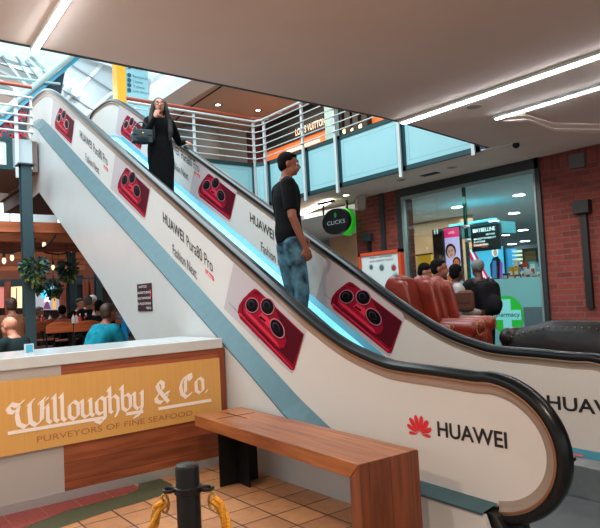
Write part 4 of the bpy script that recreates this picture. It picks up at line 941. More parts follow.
# cyan lit bulkhead
q0, q1 = at(468, 226.5, 'y', 10.3), at(497, 219, 'y', 10.3)
tag(MB().box((q0.x-.4, 10.3, q0.z-.2), (q1.x, 10.9, q0.z+.03)).box((q0.x-.4, 10.2, q0.z+.04), (q1.x, 10.3, q0.z+.08), 1).build('display_bulkhead', [mat('bulkhead_teal', (40, 130, 144), .5), mat('cyan_cove', (100, 220, 240), .5, emit=(100, 215, 240), estr=.45)]), 'teal bulkhead with cyan cove light over the make up sign in the shop', 'bulkhead')
# dark pillar, yellow poster, blue column, shelves and goods
PY3 = 9.0
c0, c1 = at(432, 230, 'y', PY3), at(442.2, 230, 'y', PY3)
dp = empty('dark_display_pillar', (c0.x, PY3, 0), 'black display pillar with white letters left of the pink poster', 'pillar')
MB().box((c0.x, PY3, .0), (c1.x, PY3+.05, c0.z)).build('pillar_body', BLACKP, dp)
mb = MB(); p = at(437, 268.5, 'y', PY3-.01); text(mb, 'LE', lambda u, v: (u, PY3-.01, v), p.x-.04, p.x+.05, p.z-.05, p.z+.05, 0); 
p = at(436, 231.5, 'y', PY3-.01)
for dx in (-.03, .03): mb.prism(ell(p.x+dx, p.z+.035, .012, .014, 10), lambda u, v, d: (u, PY3-.01, v), 0, None, 0); mb.prism([(p.x+dx-.018, p.z+.02), (p.x+dx+.018, p.z+.02), (p.x+dx+.012, p.z-.05), (p.x+dx-.012, p.z-.05)], lambda u, v, d: (u, PY3-.01, v), 0, None, 0)
mb.build('lettering', mat('sign_white_letter', (226, 240, 240), .5, emit=(220, 240, 240), estr=.5), dp, fix=False)
q0, q1 = at(417, 256, 'y', 9.6), at(432, 272, 'y', 9.6)
yp = MB().box((q0.x, 9.6, 0), (q1.x, 9.65, q0.z), 0); yp.box((q0.x-.05, 9.58, q0.z), (q1.x, 9.66, q0.z+.03), 1); tag(yp.build('yellow_poster', [mat('poster_yellow', (206, 160, 40), .5, emit=(200, 150, 30), estr=.35), BLACKP]), 'yellow poster panel standing behind the two seated people in the shop', 'poster')
q0, q1 = at(405, 220, 'y', 10.5), at(415, 260, 'y', 10.5)
q0, q1 = at(503, 249, 'y', 9.6), at(509, 281, 'y', 9.6)
tag(MB().box((q0.x, 9.6, 0), (q1.x, 9.9, q0.z)).build('blue_display_column', mat('display_blue', (40, 150, 206), .4, emit=(30, 140, 200), estr=.4)), 'bright blue display column right of the make up picture', 'column')
sh = empty('shop_shelving', (at(515, 265, 'y', 9.8).x, 9.8, 0), 'white shop shelving with lit shelves right of the blue column', 'shelf')
q0, q1 = at(510, 250, 'y', 9.8), at(521, 281, 'y', 9.8)
MB().box((q0.x, 10.0, 0), (q1.x, 10.05, q0.z)).build('back', mat('shelf_grey', (120, 120, 104), .6), sh)
for y in (252, 256, 260, 264, 269): z = at(515, y, 'y', 9.8).z; MB().box((q0.x, 9.75, z), (q1.x, 10.0, z+.025)).build('shelf', mat('shelf_lit_white', (236, 238, 226), .5, emit=(236, 238, 220), estr=.4), sh)
q0, q1 = at(522, 249, 'y', 9.5), at(538, 264, 'y', 9.5)
tag(MB().box((q0.x, 9.5, q1.z), (q1.x, 9.56, q0.z), 0).box((q0.x+.04, 9.49, q1.z+.03), (q1.x-.03, 9.5, q0.z-.05), 1).build('dark_menu_board', [BLACKP, mat('olive_board', (104, 84, 34), .6)]), 'dark framed olive board high at the right of the shop window', 'board')
random.seed(11)
gcol = [(232, 232, 236), (206, 40, 50), (40, 130, 190), (238, 170, 40), (60, 190, 210), (30, 30, 36), (220, 90, 60)]
gn = ['white', 'red', 'blue', 'yellow', 'cyan', 'black', 'orange']
idx = 0
dk_ = MB().box((at(509, 281, 'y', 9.0).x, 8.75, 0), (gx1-.05, 9.2, at(520, 280, 'y', 9.0).z)); tag(dk_.build('display_table', mat('display_table_white', (206, 212, 214), .5)), 'white display table of small goods behind the teal window film', 'table')
tz = at(520, 280, 'y', 9.0).z
nrow = {}
for row, (yy, depth) in enumerate(((8.82, 0), (8.98, .08), (9.14, .16))):
    x = at(511, 280, 'y', 9).x
    while x < gx1-.18:
        wd = random.uniform(.05, .12); hh = random.uniform(.07, .16)+row*.09; ci = random.choice((0, 0, 0, 1, 2, 3, 4, 5, 6))
        if row == 1 and x < at(519, 280, 'y', 9).x: ci = 3
        b_ = MB().box((x, yy-.04, tz), (x+wd, yy+.04, tz+hh), 0); b_.box((x+.01, yy-.0415, tz+hh*.35), (x+wd-.01, yy-.04, tz+hh*.7), 1)
        tag(b_.build('product_box', [mat('goods_'+gn[ci], gcol[ci], .4), WH if ci else REDINK]), gn[ci]+' product box among the small goods on the white shop display table', 'box', 'product boxes on the shop display table')
        x += wd+random.uniform(.01, .03); idx += 1

# second shop (left of the brick pillar)
sx0, sx1 = -14.0, bx0
struct('wall_left_shop', MB().box((sx0, 12.0, 0), (sx1, 12.1, ZC)), mat('left_shop_wall', (196, 160, 128), .7, var=.2, vscale=1.5))
area('left_shop_light', (-10.3, 10.4, 3.1), (0, 0, 0), 2.5, 2.5, 45, (1, .86, .7))
struct('ceiling', MB().box((-24, SY, ZC+.01), (bx0, 12.1, ZC+.1)), CEIL)
p = at(318, 206, 'z', ZC-.03); q = at(300, 214, 'z', ZC-.03)
ll = empty('linear_light', (p.x, p.y, ZC), 'short warm strip light inside the shop left of the brick pillar', 'light', None)
MB().bar(at(302, 214, 'z', ZC-.04), at(331, 201, 'z', ZC-.04), .07, .04).build('tube', EMWW, ll); MB().bar(at(302, 214, 'z', ZC-.01), at(331, 201, 'z', ZC-.01), .1, .02).build('housing', WHITEP, ll)
SYN = 7.67
rs = empty('round_shop_sign', at(335, 221, 'y', SYN), 'black oval hanging sign with small white letters and a green mark', 'sign')
q = at(335, 221.5, 'y', SYN); rx = abs(at(348.5, 221, 'y', SYN).x-q.x); rz_ = abs(at(335, 234.5, 'y', SYN).z-q.z)
mb = MB(); mb.prism(ell(q.x, q.z, rx, rz_, 36), lambda u, v, d: (u, SYN+d, v), 0, .08); mb.build('disc', mat('sign_black', (12, 18, 24), .35), rs)
mb = MB(); text(mb, 'CLICKS', lambda u, v: (u, SYN-.004, v), q.x-rx*.6, q.x+rx*.75, q.z-.055, q.z+.02, 0); mb.build('lettering', mat('sign_pale_letter', (190, 214, 210), .5), rs, fix=False)
mb = MB(); mb.prism(ell(q.x+.02, q.z+rz_*.48, .035, .055, 10), lambda u, v, d: (u, SYN-.003-d, v), 0, .002); mb.build('emblem', mat('emblem_green', (40, 170, 90), .5), rs)
MB().tube([(q.x-rx*.98, SYN+.04, q.z+.15), (q.x-rx*.98, SYN+.04, ZC-.05)], .018, 8).build('hanger', BLACKP, rs)
MB().box((q.x-rx*1.4, SYN+.02, ZC-.09), (bx0+.1, SYN+.06, ZC-.05)).build('arm', BLACKP, rs)
gs_ = empty('green_round_sign', at(350, 222, 'y', 8.2), 'bright green round sign half hidden behind the black oval sign', 'sign')
q = at(347.5, 222, 'y', 8.2); mb = MB(); mb.prism(ell(q.x, q.z, .19, .27, 30), lambda u, v, d: (u, 8.15+d, v), 0, .1); mb.build('disc', mat('lit_green', (50, 200, 50), .4, emit=(40, 190, 40), estr=.2), gs_)
MB().box((q.x-.02, 8.18, q.z), (q.x+.02, 8.22, ZC)).build('hanger', BLACKP, gs_)
# framed poster board
FY = 6.25
fb = empty('poster_frame', (at(381, 272, 'y', FY).x, FY, .42), 'red wooden framed white poster with round food pictures behind the escalator rail', 'poster')
e0 = at(359.5, 254, 'y', FY); e1 = at(402, 253.5, 'y', FY)
MB().box((e0.x+.04, FY-.01, .6), (e1.x-.05, FY+.02, e0.z-.04)).build('poster', mat('poster_paper', (206, 216, 216), .4), fb)
mb = MB().box((e0.x, FY-.03, e0.z-.045), (e1.x, FY+.04, e0.z)).box((e0.x, FY-.03, .42), (e0.x+.045, FY+.04, e0.z)).box((e1.x-.055, FY-.03, .42), (e1.x, FY+.04, e0.z)); mb.build('frame', mat('red_wood_frame', (196, 72, 40), .45), fb)
mb = MB()
for t_, xa_, xb_, y_ in (('ENJOY OUR FOOD', 370, 392, 258.6), ('AND DRINKS TODAY', 369.5, 393.5, 262)):
    p, q = at(xa_, y_, 'y', FY-.012), at(xb_, y_, 'y', FY-.012); text(mb, t_, lambda u, v: (u, FY-.012, v), p.x, q.x, p.z-.01, p.z+.016, 0, .01)
for (x, y, r_, mi) in ((381.5, 267.5, .055, 1), (393.5, 267.5, .055, 2), (371, 267, .045, 1), (396, 278.5, .085, 1)):
    p = at(x, y, 'y', FY-.012); mb.prism(ell(p.x, p.z, r_, r_, 20), lambda u, v, d: (u, FY-.012, v), 0, None, 3); mb.prism(ell(p.x+.005, p.z-.005, r_*.75, r_*.72, 14), lambda u, v, d: (u, FY-.014, v), 0, None, mi)
mb.build('print', [INK, mat('print_grey', (84, 92, 92), .5), mat('print_red', (150, 44, 40), .5), mat('print_pale', (150, 180, 186), .5)], fb, fix=False)

# ================================================================== PEOPLE
def lrp(a, b, t): return Vector(a).lerp(Vector(b), t)
TORSO = [(0, .150, .100), (.12, .168, .118), (.30, .150, .108), (.50, .148, .105), (.72, .180, .118), (.88, .185, .105), (.97, .13, .08), (1.03, .065, .06)]
def torso(mb, J, inf, t0=-.02, t1=1.05, wk=1.0, n=20, open_=True):
    P, N = Vector(J['pelvis']), Vector(J['neck']); ax = (N-P)
    mid = P+ax*.5+Vector(J.get('bend', (0, 0, 0)))
    rows = []; ks = [t0+(t1-t0)*k/12 for k in range(13)]
    for t in ks:
        tt = min(1, max(0, t)); c = P*(1-t)**2+mid*2*t*(1-t)+N*t*t if 0 <= t <= 1 else P+ax*t
        sh_ = Vector(J['shR'])-Vector(J['shL']); hp = Vector(J['hipR'])-Vector(J['hipL'])
        side = (hp.normalized()*(1-tt)+sh_.normalized()*tt).normalized(); fr = ax.normalized().cross(side).normalized()*-1
        a = interp([(q[0], q[1]) for q in TORSO], tt)*wk+inf; b = interp([(q[0], q[2]) for q in TORSO], tt)*wk+inf
        rows.append([c+side*a*math.cos(2*math.pi*k/n)+fr*b*math.sin(2*math.pi*k/n) for k in range(n)])
    vs = [p for r_ in rows for p in r_]; fs = []
    for i in range(12):
        for k in range(n): fs.append((i*n+k, i*n+(k+1) % n, (i+1)*n+(k+1) % n, (i+1)*n+k))
    fs.append(tuple(range(n))[::-1]); fs.append(tuple(range(12*n, 13*n))); mb.add(vs, fs)
def limb(mb, pts, rs, rounded=True):
    P = [Vector(p) for p in pts]; out, rr = [P[0]], [rs[0]]
    for i in range(1, len(P)):
        for t in (.33, .66, 1):
            out.append(P[i-1].lerp(P[i], t)); bul = 1+.10*math.sin(math.pi*t) if t < 1 else 1; rr.append((rs[i-1]+(rs[i]-rs[i-1])*t)*bul)
    mb.tube(out, rr, 12)
    if rounded:
        for p, r_ in zip(P, rs): mb.ball(p, r_, n=12)
    else:
        for p, r_ in list(zip(P, rs))[1:-1]: mb.ball(p, r_, n=12)
def hand(mb, wr, d, pn, side, curl=.5, k=1.0):
    """d = pointing direction, pn = palm normal, side = +1 thumb towards pn x d"""
    wr, d, pn = Vector(wr), Vector(d).normalized(), Vector(pn); pn = (pn-d*pn.dot(d)).normalized(); sd = pn.cross(d).normalized()*side
    Rm = Matrix((sd, pn, d)).transposed()
    mb.ball(wr+d*.048*k, (.042*k, .017*k, .054*k), n=12, rot=Rm)
    mb.tube([wr-d*.02, wr+d*.03*k], [.026*k, .026*k], 10)
    for i, (off, ln) in enumerate(((.030, .072), (.011, .080), (-.009, .075), (-.028, .060))):
        a0 = wr+d*.085*k+sd*off*k; c1 = R(25+45*curl); c2 = c1+R(55*curl+10)
        p1 = a0+(d*math.cos(c1*.5)+pn*math.sin(c1*.5))*ln*.42*k; p2 = p1+(d*math.cos(c1)+pn*math.sin(c1))*ln*.33*k; p3 = p2+(d*math.cos(c2)+pn*math.sin(c2))*ln*.28*k
        mb.tube([a0-d*.02, a0, p1, p2, p3], [.0098*k, .0098*k, .009*k, .0085*k, .007*k], 8); mb.ball(p3, .007*k, n=8)
    t0 = wr+d*.03*k+sd*.03*k; t1 = t0+(sd*.75+d*.6+pn*.25)*.038*k; t2 = t1+(sd*.25+d*.85+pn*.4)*.034*k
    mb.tube([t0-sd*.01, t0, t1, t2], [.012*k, .013*k, .011*k, .009*k], 8); mb.ball(t2, .009*k, n=8)
def headm(J):
    yaw, pit = J.get('yaw', 0), J.get('pitch', 0)
    return Matrix.Rotation(R(yaw), 3, 'Z') @ Matrix.Rotation(R(pit), 3, 'X')
def body_mesh(J, female=False, inf=0):
    mb = MB(); wk = .86 if female else 1.0; lk = .84 if female else 1.0
    torso(mb, J, -.008, wk=wk)
    for s_ in 'LR':
        limb(mb, [lrp(J['sh'+s_], J['neck'], .25), J['sh'+s_], J['el'+s_], J['wr'+s_]], [.06*lk, .056*lk, .041*lk, .028*lk])
        limb(mb, [J['hip'+s_], J['kn'+s_], J['an'+s_]], [.088*lk, .058*lk, .040*lk])
        hd = J.get('hd'+s_) or (Vector(J['wr'+s_])-Vector(J['el'+s_])); hn = J.get('hn'+s_, (1 if s_ == 'L' else -1, 0, 0))
        hand(mb, J['wr'+s_], hd, hn, J.get('hs'+s_, 1 if s_ == 'R' else -1), J.get('curl'+s_, .4), .95 if female else 1.05)
        fd = Vector(J.get('toe'+s_, (0, 1, 0))).normalized(); a = Vector(J['an'+s_])
        mb.tube([a+Vector((0, 0, -.03))-fd*.04, a+fd*.07+Vector((0, 0, -.045)), a+fd*.15+Vector((0, 0, -.06))], [.038, .036, .024], 10, rounded=True)
    H = headm(J); hc = Vector(J['head']); k = .96 if female else 1.0
    mb.tube([Vector(J['neck'])-Vector((0, 0, .04)), Vector(J['neck'])+Vector((0, 0, .02)), hc+H@Vector((0, -.02, -.05))], [.075*k, .056*k, .052*k], 14)
    mb.ball(hc+H@Vector((0, -.012, .025)), (.076*k, .096*k, .092*k), n=18, rot=H)
    mb.ball(hc+H@Vector((0, .030, -.045)), (.056*k, .062*k, .068*k), n=16, rot=H)
    mb.ball(hc+H@Vector((0, .062, -.088)), (.026*k, .022*k, .020*k), n=10, rot=H)
    mb.tube([hc+H@Vector((0, .082, .012)), hc+H@Vector((0, .104, -.030))], [.008, .015], 8, rounded=True)
    mb.tube([hc+H@Vector((-.035, .080, .026)), hc+H@Vector((.035, .080, .026))], .012, 8, rounded=True)
    mb.ball(hc+H@Vector((0, .088, -.058)), (.024, .009, .010), n=10, rot=H)
    for sx_ in (-1, 1): mb.ball(hc+H@Vector((sx_*.078*k, -.004, -.008)), (.010, .018, .030), n=10, rot=H)
    return mb
SKB = {'brown': (122, 72, 54), 'dark': (74, 44, 36), 'pale': (184, 126, 104), 'tan': (156, 100, 78)}
def base_stand(female=False, h=1.75):
    k = h/1.75; w_ = .165 if female else .19
    J = dict(pelvis=(0, 0, .93), neck=(0, -.01, 1.46), head=(0, .02, 1.615), shL=(-w_, -.01, 1.40), shR=(w_, -.01, 1.40), hipL=(-.09, 0, .90), hipR=(.09, 0, .90),
             knL=(-.10, .02, .49), knR=(.10, .02, .49), anL=(-.10, -.02, .09), anR=(.10, -.02, .09), elL=(-w_-.04, -.02, 1.12), elR=(w_+.04, -.02, 1.12), wrL=(-w_-.04, .06, .88), wrR=(w_+.04, .06, .88))
    return {a: tuple(x*k for x in b) for a, b in J.items()}
def base_sit(seat=.46, lean=.10, reach=.38, tz=.78):
    return dict(pelvis=(0, 0, seat+.10), neck=(0, lean, seat+.62), bend=(0, -.05, 0), head=(0, lean+.06, seat+.775), shL=(-.19, lean-.01, seat+.56), shR=(.19, lean-.01, seat+.56), hipL=(-.09, .03, seat+.08), hipR=(.09, .03, seat+.08),
                knL=(-.13, .43, seat+.06), knR=(.13, .43, seat+.06), anL=(-.13, .40, .09), anR=(.13, .40, .09), elL=(-.25, lean+.10, tz-.03+.02), elR=(.25, lean+.10, tz-.03+.02), wrL=(-.12, lean+reach, tz+.05), wrR=(.12, lean+reach, tz+.05), hnL=(0, 0, -1), hnR=(0, 0, -1))
def cloth(name, colour, var=.1, **k): return mat('cloth_'+name, colour, .9, spec=.12, var=var, vscale=k.get('vs', 14), bump=.4, bscale=k.get('bs', 25))
def person(name_loc, rz, J, label, group=None, skin='brown', top=None, bottom=None, hair=None, female=False, sleeve='long', vox=.013, shoes=(30, 30, 34), dress=False, eyes=True, hairstyle='short', cat='person'):
    root = empty('person', name_loc, label, cat, group, rz)
    def fin(nm, mb, mt, v=vox, it=3):
        return mobj(nm, remeshed(mb, v, it), mt, root)
    fin('body', body_mesh(J, female), mat('skin_'+skin, SKB[skin], .55, var=.06, vscale=12), min(vox, .011), 2)
    wk = .86 if female else 1.0; lk = .84 if female else 1.0
    if top:
        mb = MB(); torso(mb, J, .016, t0=-.02 if not dress else -.1, t1=.985, wk=wk)
        for s_ in 'LR':
            a, b, c = Vector(J['sh'+s_]), Vector(J['el'+s_]), Vector(J['wr'+s_])
            if sleeve == 'long': limb(mb, [lrp(a, J['neck'], .3), a, b, b.lerp(c, .93)], [.072*lk, .070*lk, .055*lk, .040*lk]); 
            else: limb(mb, [lrp(a, J['neck'], .3), a, a.lerp(b, .82)], [.070*lk, .072*lk, .066*lk], False); mb.ball(a, .070*lk)
        if dress:
            P = Vector(J['pelvis']); rows = [(.18, .0, .155), (.05, 0, .172), (-.12, .0, .176), (-.35, .01, .158), (-.6, .015, .150), (-.82, .015, .158)]
            n = 28
            vs = []; fs = []
            for dz, dy, r_ in rows:
                for k in range(n):
                    a_ = 2*math.pi*k/n; f_ = 1+.035*math.sin(a_*7+dz*3)*(1 if dz < -.1 else 0)
                    vs.append(P+Vector((r_*f_*math.cos(a_)*.98, dy+r_*.72*f_*math.sin(a_), dz)))
            for i in range(len(rows)-1):
                for k in range(n): fs.append((i*n+k, i*n+(k+1) % n, (i+1)*n+(k+1) % n, (i+1)*n+k))
            fs.append(tuple(range(n))[::-1]); fs.append(tuple(range((len(rows)-1)*n, len(rows)*n))); mb.add(vs, fs)
        fin('dress' if dress else ('shirt' if sleeve == 'short' else 'jacket'), mb, top)
    if bottom and not dress:
        mb = MB(); torso(mb, J, .010, t0=-.03, t1=.20, wk=wk)
        for s_ in 'LR':
            a, b, c = Vector(J['hip'+s_]), Vector(J['kn'+s_]), Vector(J['an'+s_]); limb(mb, [a, b, c+Vector((0, 0, -.01))], [.100*lk, .074*lk, .062*lk], False); mb.ball(a, .1*lk)
        fin('trousers', mb, bottom)
    for s_ in 'LR':
        fd = Vector(J.get('toe'+s_, (0, 1, 0))).normalized(); a = Vector(J['an'+s_]); mb = MB()
        mb.tube([a+Vector((0, 0, -.035))-fd*.045, a+fd*.07+Vector((0, 0, -.048)), a+fd*.17+Vector((0, 0, -.06))], [.050, .046, .034], 12, rounded=True)
        fin('shoe', mb, mat('shoe_%d_%d' % shoes[:2], shoes, .5), .012)
    H = headm(J); hc = Vector(J['head'])
    if hair:
        mb = MB(); k = .96 if female else 1
        mb.ball(hc+H@Vector((0, -.026, .040)), (.083*k, .098*k, .092*k), n=18, rot=H)
        if hairstyle == 'short': mb.ball(hc+H@Vector((0, -.050, -.005)), (.078, .066, .075), n=14, rot=H); mb.ball(hc+H@Vector((0, .012, .080)), (.068, .064, .034), n=14, rot=H)
        if hairstyle == 'curly':
            random.seed(3)
            for q in range(26):
                a_, b_ = random.uniform(0, 6.28), random.uniform(-.2, 1.4); mb.ball(hc+H@Vector((.082*math.cos(a_)*math.cos(b_), -.03+.09*math.sin(a_)*math.cos(b_)*(.8), .04+.09*math.sin(b_))), .03, n=8)
        if hairstyle == 'fringe': mb.ball(hc+H@Vector((0, -.060, -.035)), (.062, .046, .06), n=14, rot=H)
        if hairstyle == 'long':
            mb.ball(hc+H@Vector((0, -.055, -.03)), (.085, .06, .11), n=14, rot=H)
            for sx_ in (-1, 1):
                mb.tube([hc+H@Vector((sx_*.07, -.01, .05)), hc+H@Vector((sx_*.088, .0, -.05)), Vector(J['neck'])+Vector((sx_*.115, .05, -.04)), Vector(J['neck'])+Vector((sx_*.115, .11, -.22)), Vector(J['neck'])+Vector((sx_*.10, .12, -.33))], [.03, .034, .042, .036, .016], 10, rounded=True)
            mb.tube([hc+H@Vector((0, -.07, 0)), Vector(J['neck'])+Vector((0, -.10, -.05)), Vector(J['neck'])+Vector((0, -.13, -.28))], [.07, .09, .06], 12, rounded=True)
        if hairstyle == 'cap': 
            mb = MB(); mb.ball(hc+H@Vector((0, -.016, .052)), (.088, .106, .085), n=18, rot=H); mb.tube([hc+H@Vector((0, -.10, .03)), hc+H@Vector((0, .06, .045))], [.06, .07], 12)
        fin('hair' if hairstyle != 'cap' else 'beanie', mb, hair, .010, 2)
    if eyes:
        for sx_ in (-1, 1):
            p = hc+H@Vector((sx_*.031, .079, .004)); MB().ball(p, (.0125, .008, .009), n=12, rot=H).build('eye', mat('eye_white', (226, 222, 216), .3), root, local=True, smooth=True)
            o = MB().ball(p+H@Vector((0, .0062, 0)), (.0055, .004, .0055), n=10, rot=H).build('iris', mat('iris_dark', (28, 18, 14), .2), root, local=True, smooth=True)
            MB().tube([hc+H@Vector((sx_*.016, .089, .030)), hc+H@Vector((sx_*.034, .089, .036)), hc+H@Vector((sx_*.050, .078, .030))], [.003, .0042, .002], 6).build('eyebrow', mat('brow_dark', (30, 20, 18), .8), root, local=True)
        MB().ball(hc+H@Vector((0, .0935, -.058)), (.021, .006, .0075), n=12, rot=H).build('lips', mat('lip_'+skin, tuple(int(c*.8) for c in SKB[skin][:1])+tuple(int(c*.62) for c in SKB[skin][1:]), .45), root, local=True, smooth=True)
    return root
def local(root_loc, rz, p):
    return Matrix.Rotation(-rz, 3, 'Z') @ (Vector(p)-Vector(root_loc))

BLK = cloth('black', (10, 12, 15), .15)
# --- man on the escalator
def step_top(X):
    k = round((X+10.25)/.4); return hr(-10.25+.4*k)-.935-.02
def st_x(X): return -10.25+.4*round((X+10.25)/.4)
MX, MY = -4.82, 3.60
mz = step_top(MX); mrz = -math.atan2(.30, 1)
print('man step', mz, st_x(MX))
hm_ = at(290, 153, 'y', MY).z-mz+.10
J = base_stand(h=hm_/1.02); k = hm_/1.02/1.75
J.update(yaw=-26, pitch=-4, shR=(.185*k, -.05*k, 1.40*k), elR=(.245*k, -.05*k, 1.12*k), wrR=(.225*k, .06*k, .86*k), hdR=(-.12, .35, -.9), hnR=(-1, .1, 0), curlR=.75,
         elL=(-.22*k, .02*k, 1.12*k), wrL=(-.10*k, .15*k, .98*k), hnL=(0, -1, 0), curlL=.7, knL=(-.10*k, .05*k, .48*k), knR=(.10*k, .06*k, .49*k), anR=(.11*k, -.03*k, .09), anL=(-.10*k, -.02*k, .09), neck=(0, .0, 1.46*k), head=(.01, .035*k, 1.61*k))
DEN = cloth('faded_denim', (66, 102, 120), .85, vs=9); 
MXR = at(289, 240, 'y', MY).x
man = person((MXR, MY, mz), mrz, J, 'man in black t-shirt and faded blue jeans standing on the escalator', None, 'brown', BLK, DEN, mat('hair_black', (8, 7, 8), .8, spec=.1, bump=.5, bscale=90), sleeve='short', vox=.010)
# --- woman on the escalator
WY = 3.48
WX = at(162, 187, 'y', WY).x; wz = step_top(WX); wrz = -math.atan2(1, -.22)
hw = at(158, 95.5, 'y', WY).z-wz
kw = hw/1.74
J = base_stand(True, h=hw/1.02*.995); k = hw/1.02/1.75
wl = local((WX, WY, wz), wrz, at(188, 134, 'y', YF)); wl.z = local((WX, WY, wz), wrz, (0, 0, hr(at(187, 137, 'y', YF).x)+.055)).z
d = Vector((.3, .35, -.25))
J.update(yaw=-8, pitch=6, shL=(-.165*k, -.01, 1.385*k), wrL=tuple(wl+Vector((.02, -.09, .03))), elL=tuple((Vector((-.165*k, -.01, 1.385*k))+wl)/2+Vector((-.02, -.13, -.10))), hdL=(-.35, .9, -.35), hnL=(0, -.3, -1), curlL=.15,
         elR=(.24*k, .06, 1.14*k), wrR=(.10*k, .20*k, 1.40*k), hdR=(-.35, -.25, .9), hnR=(-.2, -.9, -.1), curlR=.55, head=(0, .03, 1.61*k))
wom = person((WX, WY, wz), wrz, J, 'woman with long dark hair and long black dress standing high on the escalator', None, 'tan', BLK, None, mat('hair_long_black', (12, 9, 11), .75, bump=.5, bscale=70), True, 'long', .011, dress=True, hairstyle='long')
# handbag on her arm
er = Matrix.Rotation(wrz, 3, 'Z') @ Vector(J['elR'])+Vector((WX, WY, wz))
side = Matrix.Rotation(wrz, 3, 'Z') @ Vector((1, 0, 0)); fwd = Matrix.Rotation(wrz, 3, 'Z') @ Vector((0, 1, 0))
hb = empty('handbag', er+side*.08+Vector((0, 0, -.14)), 'dark teal leather handbag hanging from the arm of the woman in black', 'handbag')
LEA = mat('teal_leather', (22, 48, 56), .32, bump=.5, bscale=30, coat=.3)
bc_ = er+side*.04+fwd*.06+Vector((0, 0, -.02))
mb = MB(); mb.ball(bc_, (.15, .07, .10), n=16, rot=Matrix((side, fwd, Vector((0, 0, 1)))).transposed()); mb.obox(bc_+Vector((0, 0, -.02)), side*.26, fwd*.10, Vector((0, 0, .13)))
me_ = remeshed(mb, .012, 3); me_.transform(Matrix.Translation(-hb.location)); mobj('bag_body', me_, LEA, hb)
MB().obox(bc_+Vector((0, 0, .045))+fwd*.062, side*.24, fwd*.012, Vector((0, 0, .07))).build('flap', LEA, hb, bevel=.004)
hp_ = [bc_+side*(.10*math.cos(t))+Vector((0, 0, .06+.13*math.sin(t))) for t in [math.pi*k_/12 for k_ in range(13)]]
MB().tube(hp_, .008, 8).build('handle', LEA, hb, smooth=True)
MB().ball(bc_+fwd*.074+Vector((0, 0, .03)), .012, n=10).build('clasp', mat('clasp_gold', (200, 170, 100), .3, .9), hb)

# ================================================================== LOUNGE: armchairs, sofa, people in front of the shop
RL = mat('red_brown_leather', (116, 34, 22), .36, var=.22, vscale=5, bump=.25, bscale=18, coat=.12); BL_ = mat('dark_brown_leather', (16, 9, 10), .45, spec=.3, var=.2, vscale=5, bump=.3, bscale=14, coat=.1)
STUD = mat('brass_stud', (170, 130, 80), .3, .9); LEGW = mat('dark_leg_wood', (40, 22, 16), .4)
def pad(mb, c, s_, r_=None, rot=None):
    # rounded cushion volume: superellipsoid-ish
    c = Vector(c); n, m_ = 20, 12; vs, fs = [], []
    def sp(v, e): return math.copysign(abs(v)**e, v)
    for i in range(m_+1):
        th = -math.pi/2+math.pi*i/m_
        for j in range(n):
            ph = 2*math.pi*j/n; p = Vector((s_[0]/2*sp(math.cos(th), .4)*sp(math.cos(ph), .4), s_[1]/2*sp(math.cos(th), .4)*sp(math.sin(ph), .4), s_[2]/2*sp(math.sin(th), .4)))
            if rot: p = rot @ p
            vs.append(c+p)
    for i in range(m_):
        for j in range(n): fs.append((i*n+j, i*n+(j+1) % n, (i+1)*n+(j+1) % n, (i+1)*n+j))
    return mb.add(vs, fs)
def wing_chair(loc, rz, label, s_=1.0):
    r_ = empty('wing_chair', loc, label, 'armchair', 'red leather wing chairs', rz)
    def B(nm, mb, mt, v=.016): o = mobj(nm, remeshed(mb, v, 4), mt, r_); return o
    tl = Matrix.Rotation(R(12), 3, 'X')
    mb = MB(); pad(mb, (0, -.30, .78), (.60, .15, .80), rot=tl); mb.ball((0, -.395, 1.09), (.29, .08, .11), rot=tl); B('backrest', mb, RL)
    for sx_ in (-1, 1):
        mb = MB(); pad(mb, (sx_*.31, -.22, .86), (.10, .34, .52), rot=tl); mb.ball((sx_*.31, -.30, 1.05), (.055, .13, .14)); B('wing', mb, RL)
        mb = MB(); pad(mb, (sx_*.34, .06, .43), (.13, .66, .36)); mb.tube([(sx_*.35, -.22, .62), (sx_*.35, .38, .60)], .082, 16, rounded=True); B('arm', mb, RL)
        st = MB(); 
        for k_ in range(14): a_ = R(-40+20*k_); st.ball((sx_*.35+.07*math.sin(a_), .452, .60+.07*math.cos(a_)), .008, n=6)
        st.build('stud_trim', STUD, r_, local=True)
    mb = MB(); pad(mb, (0, .08, .44), (.56, .60, .15)); B('seat_cushion', mb, RL)
    mb = MB(); pad(mb, (0, .03, .26), (.66, .68, .24)); B('base', mb, RL)
    for sx_ in (-1, 1):
        for y in (-.25, .32): MB().tube([(sx_*.28, y, 0), (sx_*.27, y, .08), (sx_*.26, y*.95, .17)], [.02, .026, .036], 10).build('leg', LEGW, r_, local=True)
    r_.scale = (.78, .84, .96)
    return r_
p = at(438, 283, 'y', 4.95)
wc1 = wing_chair((-4.42, 5.58, .42), R(-66), 'red brown leather wing chair nearest the poster frame, seen over the escalator rail')
p = at(470, 283, 'y', 5.15)
wc2 = wing_chair((-4.10, 4.78, .42), R(-80), 'red brown leather wing chair with a rolled studded arm nearer the pharmacy cross')
so = empty('sofa', (-3.1, 5.3, .42), 'dark brown buttoned leather sofa in front of the brick wall and pharmacy window', 'sofa')
e0 = at(503, 330, 'y', 5.3); e1 = at(565, 332, 'y', 5.3)
L0 = e0.x; 
mb = MB(); rows = []
topz = [(L0-.02, .80), (L0+.08, .93), (L0+.25, 1.00), (L0+.55, 1.065), (L0+.95, 1.06), (L0+1.3, 1.0), (L0+1.42, .95), (L0+1.55, .99), (L0+1.8, 1.06), (L0+2.6, 1.06), (L0+2.9, .85)]
xs_ = [L0-.02+2.92*k/46 for k in range(47)]
for x in xs_:
    z = interp(topz, x); rows.append([(x, 5.22, .50), (x, 5.17, .7), (x, 5.19, z-.06), (x, 5.25, z), (x, 5.35, z-.01), (x, 5.42, z-.08), (x, 5.42, .50), (x, 5.22, .50)])
